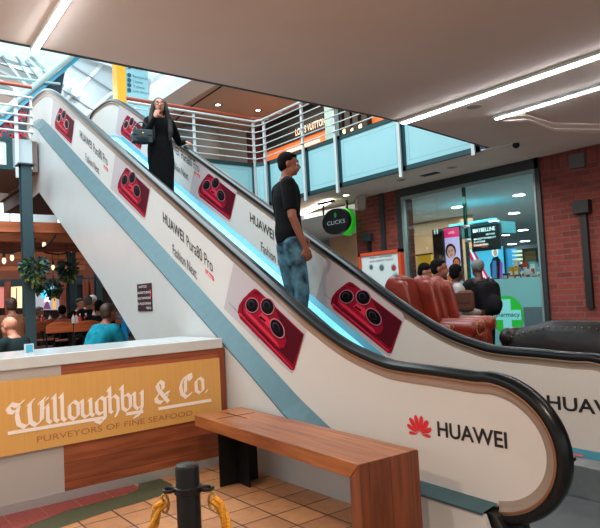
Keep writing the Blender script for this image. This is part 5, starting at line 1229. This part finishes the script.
mb.grid(rows); mb.add(rows[0][:-1], [tuple(range(7))]); mb.add(rows[-1][:-1], [tuple(range(7))[::-1]])
mb.build('backrest', BL_, so, smooth=True)
st = MB()
for k in range(0, 46): 
    x = xs_[k]; st.ball((x, 5.185, interp(topz, x)-.055), .007, n=6)
st.build('stud_trim', STUD, so)
mb = MB(); pad(mb, (L0+1.5, 5.7, .78), (2.6, .62, .16)); mobj('seat_cushion', (lambda m: (m.transform(Matrix.Translation(-so.location)), m)[1])(remeshed(mb, .02, 3)), BL_, so)
mb = MB(); mb.tube([(L0+.10, 5.25, .90), (L0+.10, 6.0, .86)], .10, 14, rounded=True); mb.box((L0+.03, 5.25, .5), (L0+.17, 6.0, .86)); mobj('arm', (lambda m: (m.transform(Matrix.Translation(-so.location)), m)[1])(remeshed(mb, .018, 3)), BL_, so)
MB().box((L0+.05, 5.25, .50), (L0+2.85, 6.0, .70)).build('base', BL_, so, bevel=.02)
for x in (L0+.12, L0+2.7):
    for y in (5.3, 5.92): MB().tube([(x, y, .42), (x, y, .51)], .03, 10).build('leg', LEGW, so)
# people in front of the shop
def place_head(px, py, Y, J, rz):
    h = Matrix.Rotation(rz, 3, 'Z') @ Vector(J['head']); p = at(px, py, 'y', Y); return p.x-h.x, Y-h.y, p.z-h.z
GJ = cloth('light_grey_jacket', (150, 150, 150), .12); HB = mat('hair_black', (8, 7, 8), .8, spec=.1)
J = base_stand(h=1.66); rz = R(-40); J.update(yaw=35, elR=(.24, .05, 1.05), wrR=(.10, .25, 1.02), elL=(-.24, .05, 1.05), wrL=(-.1, .25, 1.0))
x, y, z = place_head(456, 273, 6.75, J, rz); k = None
person((x, 6.75, 0), rz, {a: (tuple(Vector(b)*(1+z/1.6)) if isinstance(b, tuple) else b) for a, b in J.items()}, 'person with black hair and light grey jacket standing behind the right wing chair', None, 'dark', GJ, BLK, HB, vox=.014, eyes=False)
J = base_stand(h=1.76); rz = R(70); J.update(yaw=-4, elR=(.25, .12, 1.12), wrR=(.12, .32, 1.1), elL=(-.25, .12, 1.12), wrL=(-.12, .32, 1.1))
x, y, z = place_head(477, 269, 7.2, J, rz)
pr_ = person((x, 7.2, 0), rz, {a: (tuple(Vector(b)*(1+z/1.6)) if isinstance(b, tuple) else b) for a, b in J.items()}, 'man in a grey beanie and dark jacket standing beside the teal pharmacy window', None, 'dark', cloth('charcoal', (30, 32, 36)), BLK, mat('beanie_grey', (92, 98, 98), .9, bump=.5, bscale=60), vox=.014, hairstyle='cap', eyes=False)
bpk = empty('backpack', (x, 7.2, 1.2), 'large black backpack worn by the man in the grey beanie', 'backpack')
bd = Matrix.Rotation(rz, 3, 'Z') @ Vector((0, -1, 0)); ctr_ = Vector((x, 7.2, 1.24))+bd*.21; Rb = Matrix.Rotation(rz, 3, 'Z')
mb = MB(); pad(mb, ctr_, (.30, .18, .46), rot=Rb); mb.ball(ctr_+bd*.08+Vector((0, 0, -.08)), (.14, .10, .14)); m_ = remeshed(mb, .016, 3); m_.transform(Matrix.Translation(-bpk.location)); mobj('pack', m_, cloth('pack_black', (20, 20, 24)), bpk)
for sx_ in (-1, 1): MB().tube([ctr_+Rb@Vector((sx_*.12, .10, .2)), ctr_+Rb@Vector((sx_*.13, .16, .28)), ctr_+Rb@Vector((sx_*.13, .33, .2)), ctr_+Rb@Vector((sx_*.14, .34, -.02))], .02, 8).build('strap', BLACKP, bpk)
bp2 = empty('backpack', (0, 0, 0), 'brown satchel pack on the back between the two standing people', 'backpack')
q = at(465.5, 301, 'y', 6.58); bp2.location = q
mb = MB(); pad(mb, q, (.22, .12, .28), rot=Matrix.Rotation(R(20), 3, 'Z')); m_ = remeshed(mb, .016, 3); m_.transform(Matrix.Translation(-q)); mobj('pack', m_, cloth('pack_brown', (92, 62, 50)), bp2)
MB().obox(q+Vector((.0, -.062, .04)), (.19, .065, 0), (.004, -.012, 0), (0, 0, .14)).build('flap', cloth('pack_flap', (76, 50, 42)), bp2, bevel=.005)
J = base_sit(.46, .10, .12, .74); rz = R(-70)
x, y, z = place_head(440, 270, 6.05, J, rz); person((x, y, .42), rz, {**J, 'yaw': 10}, 'person with short dark hair and tan top seated facing right behind the left wing chair', None, 'brown', cloth('beige_top', (168, 140, 120)), BLK, HB, vox=.014, eyes=False)
J = base_sit(.46, .20, .3, .8); rz = R(-60)
x, y, z = place_head(425.5, 274, 6.75, J, rz); person((x, y, .42), rz, {**J, 'pitch': -20}, 'person with black hair and blue and white top seated nearest the potted plant', None, 'tan', cloth('blue_white', (96, 150, 176), .5, vs=20), BLK, HB, vox=.014, eyes=False)
# low bench they sit on
bb = empty('lounge_bench', (-5.4, 6.15, .42), 'low dark bench behind the wing chairs carrying the two seated people', 'bench')
MB().box((-6.2, 5.95, .80), (-4.6, 6.25, .87)).build('seat', BL_, bb, bevel=.01)
for x in (-6.3, -4.7): MB().box((x-.03, 5.9, .42), (x+.03, 6.22, .80)).build('leg', LEGW, bb)

# plants
def leafball(mb, c, r, n, ls, seed, droop=.3, mi=(0, 1, 2)):
    random.seed(seed); c = Vector(c)
    for k in range(n):
        d = Vector((random.gauss(0, 1), random.gauss(0, 1), random.gauss(0, 1))).normalized(); p = c+Vector((d.x*r[0], d.y*r[1], d.z*r[2]))*random.uniform(.45, 1)
        u = (d+Vector((0, 0, -droop))+Vector((random.uniform(-.5, .5), random.uniform(-.5, .5), random.uniform(-.5, .5)))).normalized(); s_ = u.cross(Vector((random.gauss(0, 1), random.gauss(0, 1), random.gauss(0, 1)))).normalized(); L_ = ls*random.uniform(.7, 1.3); nn = u.cross(s_)
        mb.add([p, p+u*L_*.35+s_*L_*.27+nn*L_*.06, p+u*L_*.75+s_*L_*.2+nn*L_*.04, p+u*L_-nn*L_*.1, p+u*L_*.75-s_*L_*.2+nn*L_*.04, p+u*L_*.35-s_*L_*.27+nn*L_*.06], [(0, 1, 2, 3), (0, 3, 4, 5)], random.choice(mi))
LEAF = [mat('leaf_dark', (26, 52, 36), .5), mat('leaf_mid', (52, 84, 46), .5), mat('leaf_yellow', (150, 150, 64), .5), mat('leaf_blue', (60, 92, 96), .5)]
pp_ = at(404, 285, 'y', 5.75)
pl = empty('potted_plant', (pp_.x, 5.75, .42), 'dark leafy potted plant between the poster frame and the seated people', 'plant')
mb = MB(); random.seed(5)
for k in range(26):
    a_ = random.uniform(0, 6.28); ln = random.uniform(.28, .52); b_ = Vector((pp_.x, 5.75, .95)); o_ = Vector((math.cos(a_), math.sin(a_), 0)); pts = [b_, b_+o_*ln*.25+Vector((0, 0, ln*.5)), b_+o_*ln*.6+Vector((0, 0, ln*.75)), b_+o_*ln+Vector((0, 0, ln*.7))]
    s_ = Vector((-o_.y, o_.x, 0)); w_ = [.012, .03, .026, .002]; mb.grid([[p_-s_*w for p_, w in zip(pts, w_)], [p_+Vector((0, 0, -.006)) for p_ in pts], [p_+s_*w for p_, w in zip(pts, w_)]], random.choice((0, 1)))
mb.build('foliage', LEAF, pl); MB().lathe([(.10, .42), (.15, .60), (.17, .95), (.15, .955), (.14, .93)], (pp_.x, 5.75, 0), 20).build('pot', mat('pot_grey', (70, 66, 64), .7), pl)

# ================================================================== RESTAURANT
DKF = .35
PST = mat('post_teal_grey', (52, 76, 84), .45, .3); ORW = wood('orange_beam_wood', (150, 74, 40), (200, 112, 66), 'y', .6); ORD = wood('brown_beam_wood', (104, 48, 30), (150, 76, 48), 'y', .6); ORZ = wood('brown_post_wood', (112, 50, 32), (158, 76, 50), 'z', .6)
def steelpost(px, X, z0, z1, lab):
    c = at(px, 250, 'x', X); r_ = empty('steel_post', (c.x, c.y, z0), lab, 'post')
    MB().box((X-.07, c.y-.075, z0), (X-.055, c.y+.075, z1)).box((X+.055, c.y-.075, z0), (X+.07, c.y+.075, z1)).box((X-.055, c.y-.006, z0), (X+.055, c.y+.006, z1)).build('column', PST, r_)
    MB().box((X-.12, c.y-.12, z1-.02), (X+.12, c.y+.12, z1)).build('cap_plate', PST, r_); MB().box((X-.12, c.y-.12, z0), (X+.12, c.y+.12, z0+.02)).build('foot_plate', PST, r_)
    return r_, c.y
_, y1 = steelpost(27.5, -9.75, DKF, ZU-.52, 'teal grey steel post holding the left balcony, nearest hanging basket on it')
_, y2 = steelpost(71, -13.4, DKF, ZU-.52, 'teal grey steel post deeper in the restaurant beside the second hanging basket')
_, y3 = steelpost(97, -15.5, DKF, ZU-.9, 'slim grey steel post close to the sloping escalator side')
bz = [at(0, y, 'x', -9.85).z for y in (232, 221)]
tag(MB().box((-9.98, -5, bz[0]), (-9.84, 4.1, bz[1])).build('wooden_beam', ORW, bevel=.005), 'orange wooden beam across the steel post, nearest the counter', 'beam')
random.seed(2)
wds = ['second', 'third', 'fourth', 'fifth', 'sixth']
for k in range(5):
    X = -11.6-1.6*k; z = 2.62-.03*k
    tag(MB().box((X-.08, -7, z), (X+.08, 6, z+.27)).build('wooden_beam', ORD if k % 2 else ORW, bevel=.005), 'brown wooden beam over the tables, %s beam back from the counter' % wds[k], 'beam', 'beams over the restaurant tables')
k = 0
for y in (-1.2, .6, 2.3, 3.9, 5.4):
    tag(MB().bar((-11.4, y, 3.02), (-19, y+.4, 2.98), .10, .16).build('wooden_rafter', ORD, bevel=.004), 'brown rafter running back over the restaurant, number %s from the left' % ('one', 'two', 'three', 'four', 'five')[k], 'rafter', 'rafters over the restaurant'); k += 1
# back screen of the restaurant
BXX = -20
struct('wall_restaurant_back', MB().box((BXX-.1, -9, 2.05), (BXX, 9, 3.1)), mat('back_band_wood', (120, 60, 40), .6))
struct('trim_15', MB().box((BXX-.02, -9, at(30, 286, 'x', BXX).z), (BXX+.06, 9, at(30, 279, 'x', BXX).z)), mat('dark_teal_band', (34, 52, 58), .5))
struct('wall_restaurant_lower', MB().box((BXX-.3, -9, 0), (BXX-.2, 9, 2.1)), mat('back_dark', (52, 34, 30), .7))
for px0, px1, lab in ((5, 10, 'far left of the dining people'), (59.5, 65, 'behind the second hanging basket'), (83.5, 87.5, 'left of the slim grey post'), (90, 93, 'nearest the escalator side')):
    a, b = at(px0, 290, 'x', BXX+.2), at(px1, 290, 'x', BXX+.2); tag(MB().box((BXX+.12, a.y, DKF), (BXX+.3, b.y, 2.3)).build('wooden_post', ORZ), 'brown wooden post at the back of the restaurant, '+lab, 'post')
def sqpx(mb, pts, X, mi): P = [at(x, y, 'x', X) for x, y in pts]; mb.prism([(p.y, p.z) for p in P], lambda u, v, d: (X+d, u, v), 0, .01, mi)
mb = MB(); sqpx(mb, [(11, 287), (22, 286), (22, 308), (11, 308)], BXX, 0); sqpx(mb, [(16, 288), (17, 288), (17, 308), (16, 308)], BXX+.02, 1)
tag(mb.build('lit_window', [mat('lit_cream', (226, 196, 160), .6, emit=(240, 206, 160), estr=.8), mat('mullion_brown', (120, 84, 60), .6)]), 'cream lit shop window behind the diners at the left', 'window')
mb = MB(); sqpx(mb, [(-12, 285), (4, 287), (4, 308), (-12, 308)], BXX, 0); tag(mb.build('lit_window', mat('lit_red_white', (200, 130, 120), .6, emit=(210, 120, 110), estr=.5)), 'pinkish lit shop window at the left edge behind the diners', 'window')
mb = MB(); sqpx(mb, [(35, 284), (59, 283), (60, 310), (35, 310)], BXX, 0); sqpx(mb, [(41, 286), (52, 285), (52, 298), (41, 298)], BXX+.02, 1); sqpx(mb, [(44, 302), (47, 293), (50, 302)], BXX+.03, 3); sqpx(mb, [(43, 309), (47, 299), (51, 309)], BXX+.03, 2); sqpx(mb, [(53, 298), (56, 296), (56, 309), (53, 309)], BXX+.03, 4)
tag(mb.build('lit_display', [mat('display_pale', (150, 150, 160), .6, emit=(160, 160, 170), estr=.5), mat('display_cyan', (60, 180, 226), .5, emit=(50, 180, 230), estr=.9), mat('display_plum', (110, 60, 96), .6, emit=(110, 60, 96), estr=.4), mat('display_white', (240, 240, 240), .5, emit=(240, 230, 240), estr=.9), mat('display_amber', (220, 160, 80), .5, emit=(220, 150, 70), estr=.6)]), 'lit shop display with cyan glow and tree shape behind the two steel posts', 'display')
mb = MB(); sqpx(mb, [(75, 276), (83, 275), (83, 300), (75, 300)], BXX, 0); tag(mb.build('dark_doorway', mat('doorway_dark', (16, 20, 22), .6)), 'dark doorway between brown posts at the back of the restaurant', 'doorway')
# bright upper strip above the beams, grey duct
tag(MB().tube([at(-10, 196, 'x', -15), at(24, 186, 'x', -15)], .16, 14).build('duct', mat('duct_grey', (120, 124, 124), .5, .3), smooth=True), 'grey round duct under the upper floor left of the steel post', 'duct')
mb = MB(); mb.tube([at(46, 212, 'x', -16), at(46, 240, 'x', -16)], .27, 18); tag(mb.build('pale_column', WHITEP, smooth=True), 'pale round column behind the orange beam by the escalator side', 'column')
mb = MB(); mb.tube([at(12, 232, 'x', -16.6), at(12, 254, 'x', -16.6)], .27, 18); tag(mb.build('pale_column', WHITEP, smooth=True), 'pale round column behind the orange beam left of the steel post', 'column')
cw = MB(); sqpx(cw, [(-20, 205), (60, 205), (60, 224), (-20, 224)], -19.4, 0); sqpx(cw, [(-20, 230), (22, 231), (22, 243), (-20, 243)], -19.4, 0)  # added emissive panel standing in for daylight glimpsed past the beams
for x in (-8, 9, 33, 51): sqpx(cw, [(x, 204), (x+1.6, 204), (x+1.6, 225), (x, 225)], -19.38, 1)
struct('daylight_panel', cw, [mat('daylight_glow', (220, 232, 236), .6, emit=(214, 230, 236), estr=.6), WHITEP])
# hanging baskets
def basket(px, py, X, r_, lab, seed):
    c = at(px, py, 'x', X); b_ = empty('hanging_basket', (c.x, c.y, c.z-r_), lab, 'plant', None)
    mb = MB(); leafball(mb, c+Vector((0, 0, .1*r_)), (r_, r_, r_*.8), 170, r_*.62, seed, .5, (0, 0, 1, 1, 3, 3)); leafball(mb, c-Vector((0, 0, r_*.5)), (r_*.75, r_*.75, r_*.75), 60, r_*.6, seed+1, 1.2, (1, 2, 2, 0)); mb.build('foliage', LEAF, b_)
    MB().lathe([(r_*.25, -r_*.75), (r_*.55, -r_*.4), (r_*.62, -r_*.05), (r_*.58, -r_*.04)], tuple(c), 16).build('basket', mat('basket_dark', (44, 36, 30), .8), b_)
    wr = MB()
    for k in range(3): a_ = k*2.09; wr.tube([c+Vector((r_*.6*math.cos(a_), r_*.6*math.sin(a_), -.05*r_)), c+Vector((0, 0, r_*1.9))], .004, 5)
    wr.tube([c+Vector((0, 0, r_*1.9)), c+Vector((0, 0, r_*1.9+.25))], .006, 6); wr.build('hanger', BLACKP, b_)
basket(35, 269, -9.45, .165, 'large leafy hanging basket on the near steel post above the diners', 21)
basket(67, 270, -12.9, .18, 'darker leafy hanging basket on the second steel post', 31)
basket(37, 286, -12.5, .12, 'small dark hanging plant low behind the large basket', 41)
basket(53.5, 289, -13.2, .15, 'small dark hanging plant before the cyan lit display', 51)
# string lights
BULB = mat('bulb_glass', (236, 226, 206), .2, emit=(255, 236, 200), estr=.7)
for (x, y, X) in ((4, 259, -11.6), (12, 256, -11.6), (44, 243, -11.6), (53, 266, -13.2), (59, 266, -13.2), (71, 248, -13.2)):
    c = at(x, y, 'x', X); b_ = empty('pendant_bulb', tuple(c), 'small pale bulb on a black drop hanging under the wooden beams', 'light', 'bulbs strung under the restaurant beams')
    MB().ball(c+Vector((0, 0, -.03)), (.035, .035, .06), n=12).build('glass', BULB, b_, smooth=True); MB().tube([c+Vector((0, 0, .02)), c+Vector((0, 0, .10))], .022, 10).build('socket', BLACKP, b_); MB().tube([c+Vector((0, 0, .10)), Vector((c.x, c.y, max(c.z+.2, 2.63)))], .006, 6).build('cord', BLACKP, b_)
for (a, b, X, lab) in (((0, 257), (36, 243), -11.5, 'black cable sloping up behind the near steel post'), ((33, 252), (56, 240), -11.3, 'black cable sloping up right of the near steel post'), ((44, 256), (80, 250), -13.2, 'black cable sagging near the second hanging basket')):
    p, q = at(*a, 'x', X), at(*b, 'x', X); tag(MB().tube([p.lerp(q, k/8)+Vector((0, 0, -.10*math.sin(math.pi*k/8)+.08)) for k in range(9)], .018, 6).build('light_cable', BLACKP), lab, 'cable')

# tables, chairs, condiments
CHW = wood('chair_orange_wood', (128, 58, 28), (176, 92, 50), 'x', .4); 
def make_chair():
    r_ = empty('dining_chair', (0, 0, 0), 'x', 'chair')
    mb = MB()   # curved back rail, chair faces +y
    rows = []
    for k in range(13):
        a_ = R(-38+76*k/12); x = .30*math.sin(a_); y = -.20-.06*math.cos(a_); zt = .87-.05*(abs(k-6)/6)**3; zb = .72; rows.append([(x, y, zb), (x, y-.012, zt), (x, y+.012, zt), (x, y+.024, zb), (x, y, zb)])
    mb.grid(rows); mb.add(rows[0][:4], [(0, 1, 2, 3)]); mb.add(rows[-1][:4], [(3, 2, 1, 0)]); mb.build('backrest', CHW, r_, local=True)
    MB().lathe([(.19, .44), (.215, .45), (.215, .465), (.20, .47)], (0, 0, 0), 24).build('seat', CHW, r_, local=True)
    for sx_ in (-1, 1):
        MB().tube([(sx_*.19, -.21, 0), (sx_*.17, -.19, .44), (sx_*.185, -.235, .84)], .012, 8).build('leg', BLACK, r_, local=True)
        MB().tube([(sx_*.18, .19, 0), (sx_*.14, .14, .45)], .012, 8).build('leg', BLACK, r_, local=True)
    return r_
ch0 = make_chair(); reg(ch0)
spots = [(57, 8.9, 82, 'orange wooden chair with a broad back, left of the two just beyond the counter'), (83, 8.9, 86, 'orange wooden chair with a broad back, right of the two just beyond the counter'), (38, 9.9, 95, 'brown wooden chair half hidden behind the near steel post'),
         (108, 11.2, 80, 'brown wooden chair back beyond the man in the teal shirt'), (66, 11.8, 60, 'wooden chair at the far table under the second basket'), (47, 12.4, 100, 'wooden chair at the far table below the cyan lit display'), (14, 11.4, 90, 'wooden chair behind the man in the brown jacket')]
for i, (px, d, rz, lab) in enumerate(spots):
    c = ch0 if i == 0 else copy_tree(ch0)
    g = atd(px, 320, d); c.location = (g.x, g.y, DKF); c.rotation_euler = (0, 0, R(rz)); c['label'] = lab; c['group'] = 'wooden dining chairs in the restaurant'
def make_table(x, y, z, lab, rz=0, w_=.8):
    r_ = empty('restaurant_table', (x, y, z), lab, 'table', None, rz)
    MB().box((-w_/2, -.4, .73), (w_/2, .4, .76)).build('tabletop', wood('table_wood', (44, 26, 20), (76, 46, 34), 'x', .35) if 'table_wood' not in bpy.data.materials else bpy.data.materials['table_wood'], r_, local=True, bevel=.004)
    MB().tube([(0, 0, .02), (0, 0, .73)], .035, 12).build('pedestal', BLACK, r_, local=True); MB().lathe([(.26, 0), (.26, .015), (.05, .04)], (0, 0, 0), 20).build('foot', BLACK, r_, local=True)
tabs = []
for (px, d, lab) in ((70, 9.95, 'dark restaurant table before the two orange chairs'), (84, 11.25, 'restaurant table with condiments before the people in black'), (42, 12.9, 'far restaurant table beneath the cyan lit display'), (20, 9.9, 'restaurant table between the brown jacket man and the near post')):
    g = atd(px, 322, d); make_table(g.x, g.y, DKF, lab, R(5)); tabs.append(g)
cols = {'red': ((206, 40, 30), 'red sauce bottle'), 'white': ((226, 224, 216), 'white sauce bottle'), 'orange': ((226, 130, 40), 'orange sauce bottle')}
def bottle(px, py, d, z, colr, lab, h=.18):
    g = atd(px, py, d); b_ = empty('sauce_bottle', (g.x, g.y, z), lab, 'bottle', 'sauce bottles on the restaurant tables')
    mt = mat('bottle_'+colr, cols[colr][0], .35); MB().lathe([(.032, 0), (.034, .02), (.034, h*.62), (.014, h*.8), (.013, h*.86)], (g.x, g.y, z), 14).build('body', mt, b_, smooth=True)
    MB().lathe([(.016, h*.86), (.012, h)], (g.x, g.y, z), 12).build('cap', WH if colr != 'white' else REDINK, b_)
tz_ = DKF+.76
for (px, d, c_, lab) in ((80, 11.25, 'red', 'red sauce bottle left of the wider red tin'), (86, 11.25, 'red', 'red bottle with white cap in front of the people in black'), (94, 11.25, 'white', 'tall white bottle nearest the teal shirt man'), (76.5, 11.3, 'white', 'white bottle left of the red ones'), (73.5, 11.25, 'white', 'short white bottle at the left end of the condiments'), (42, 12.8, 'red', 'red bottle on the far table under the display'), (50, 12.9, 'white', 'white bottle on the far table under the display')):
    bottle(px, 318, d, tz_, c_, lab, .26 if px == 94 else .19)
g = atd(21, 322, 9.9); bottle(21, 318, 9.9, tz_, 'orange', 'tall orange bottle left of the near steel post', .24)
random.seed(9)
for i in range(6):
    px = (36, 41, 62, 67, 55, 60)[i]; g = atd(px, 330, 9.95 if px > 50 else 12.7); r_ = MB(); r_.lathe([(.05, 0), (.10, .012), (.11, .018), (.10, .016)], (g.x, g.y, tz_), 18)
    if abs(g.y-tabs[0].y) < .38 or px < 50: tag(r_.build('plate', WH), 'white plate on a dark restaurant table beyond the orange chairs', 'plate', 'white plates in the restaurant')
# near table of the teal shirt man and small card holder on the counter
c = at(29.5, 353, 'z', 1.075)
cdh = empty('card_holder', tuple(c), 'small blue and white card holder standing on the counter top', 'card holder')
MB().box((c.x-.02, c.y-.033, 1.075), (c.x, c.y+.033, 1.145)).build('holder', WHITEP, cdh); MB().box((c.x+.0005, c.y-.025, 1.082), (c.x+.003, c.y+.025, 1.138)).build('card', mat('card_blue', (70, 170, 206), .4), cdh)
# diners
def diner(px, py, d, rz, floor, label, **k):
    lean = k.pop('lean', .12); P = atd(px, py, d); rz = R(rz); J = base_sit(.46, lean); h = Matrix.Rotation(rz, 3, 'Z') @ Vector(J['head'])
    seat = P.z-floor-.775; dz = seat-.46
    for q in list(J):
        if isinstance(J[q], tuple) and q[:2] not in ('an', 'hn', 'be') and q != 'bend': J[q] = (J[q][0], J[q][1], J[q][2]+dz)
    J.update(k.pop('J', {}))
    return person((P.x-h.x, P.y-h.y, floor), rz, J, label, 'diners in the restaurant', vox=.016, eyes=False, **k), J
HBR = mat('hair_brown', (52, 32, 24), .6)
W1 = 90   # facing -x : local +y to -x -> rz = 90
diner(9, 326, 7.7, 128, 0, 'bald man in a dark shirt seated just beyond the left end of the counter', skin='pale', top=cloth('dark_green_shirt', (26, 40, 42)), bottom=BLK, hair=None)
diner(11, 306, 9.2, 92, DKF, 'man in a brown jacket with his back turned behind the bald man', skin='brown', top=cloth('brown_jacket', (104, 66, 46)), bottom=BLK, hair=HBR)
pt_, _ = diner(109, 313, 7.75, 20, 0, 'man in a teal shirt leaning over his table beside the escalator side', skin='brown', top=cloth('teal_shirt', (16, 112, 132), .3), bottom=BLK, hair=HBR, lean=.30)
tl_ = pt_.location+Matrix.Rotation(R(20), 3, 'Z')@Vector((.0, .92, 0)); make_table(tl_.x, tl_.y, 0, 'dark table under the arms of the man in the teal shirt', R(20), .8)
diner(80.5, 304, 12.9, -70, DKF, 'person with reddish face facing out, left of the people in black', skin='pale', top=BLK, bottom=BLK, hair=HBR)
diner(87.5, 302, 12.2, 95, DKF, 'person in a black jacket with back turned before the white capped one', skin='brown', top=BLK, bottom=BLK, hair=mat('hair_greyish', (70, 60, 56), .6))
diner(93, 301, 13.6, -80, DKF, 'person in a white cap facing out beyond the tables', skin='pale', top=cloth('pale_top', (170, 160, 150)), bottom=BLK, hair=mat('cap_white', (226, 226, 224), .7), hairstyle='cap')
diner(99, 307, 11.0, 70, DKF, 'dark haired person with a pale shoulder strap left of the teal shirt man', skin='brown', top=BLK, bottom=BLK, hair=HB)
diner(115, 308, 12.0, 90, DKF, 'person in a bright blue top half hidden by the escalator side', skin='brown', top=cloth('blue_top', (30, 130, 190)), bottom=BLK, hair=HBR)
diner(40, 312, 14.3, -60, DKF, 'person in a brown top seated at the far table under the display', skin='brown', top=cloth('rust_top', (120, 66, 50)), bottom=BLK, hair=HBR)
diner(62, 311, 13.0, 80, DKF, 'person in dark clothes seated beneath the second hanging basket', skin='brown', top=BLK, bottom=BLK, hair=HB)
# red chair back by the bald man
g = atd(6, 352, 7.3); rc = empty('red_chair', (g.x, g.y, 0), 'red padded chair of the bald man at the left end of the counter', 'chair', None, R(128))
MB().box((-.24, -.22, .62), (.24, -.17, .93)).build('backrest', mat('red_vinyl', (176, 24, 34), .4), rc, local=True, bevel=.015); MB().box((-.23, -.2, .42), (.23, .22, .47)).build('seat', mat('red_vinyl', (176, 24, 34), .4), rc, local=True, bevel=.01)
for sx_ in (-.2, .2):
    for y in (-.18, .18): MB().tube([(sx_, y, 0), (sx_, y, .42 if y > 0 else .66)], .013, 8).build('leg', BLACK, rc, local=True)
g = (-13, .5, 3.0)
spot('restaurant_fill', (-10.8, 1.0, 2.9), (-13.0, -.5, 0), 260, (1, .74, .52), 140)  # added fill spots that brighten the restaurant, no fittings modelled
spot('restaurant_fill', (-14.2, 1.4, 2.9), (-16.5, .3, 0), 320, (1, .68, .46), 140)
spot('restaurant_fill', (-7.6, 1.2, 2.9), (-8.6, .2, 0), 90, (1, .84, .70), 140)
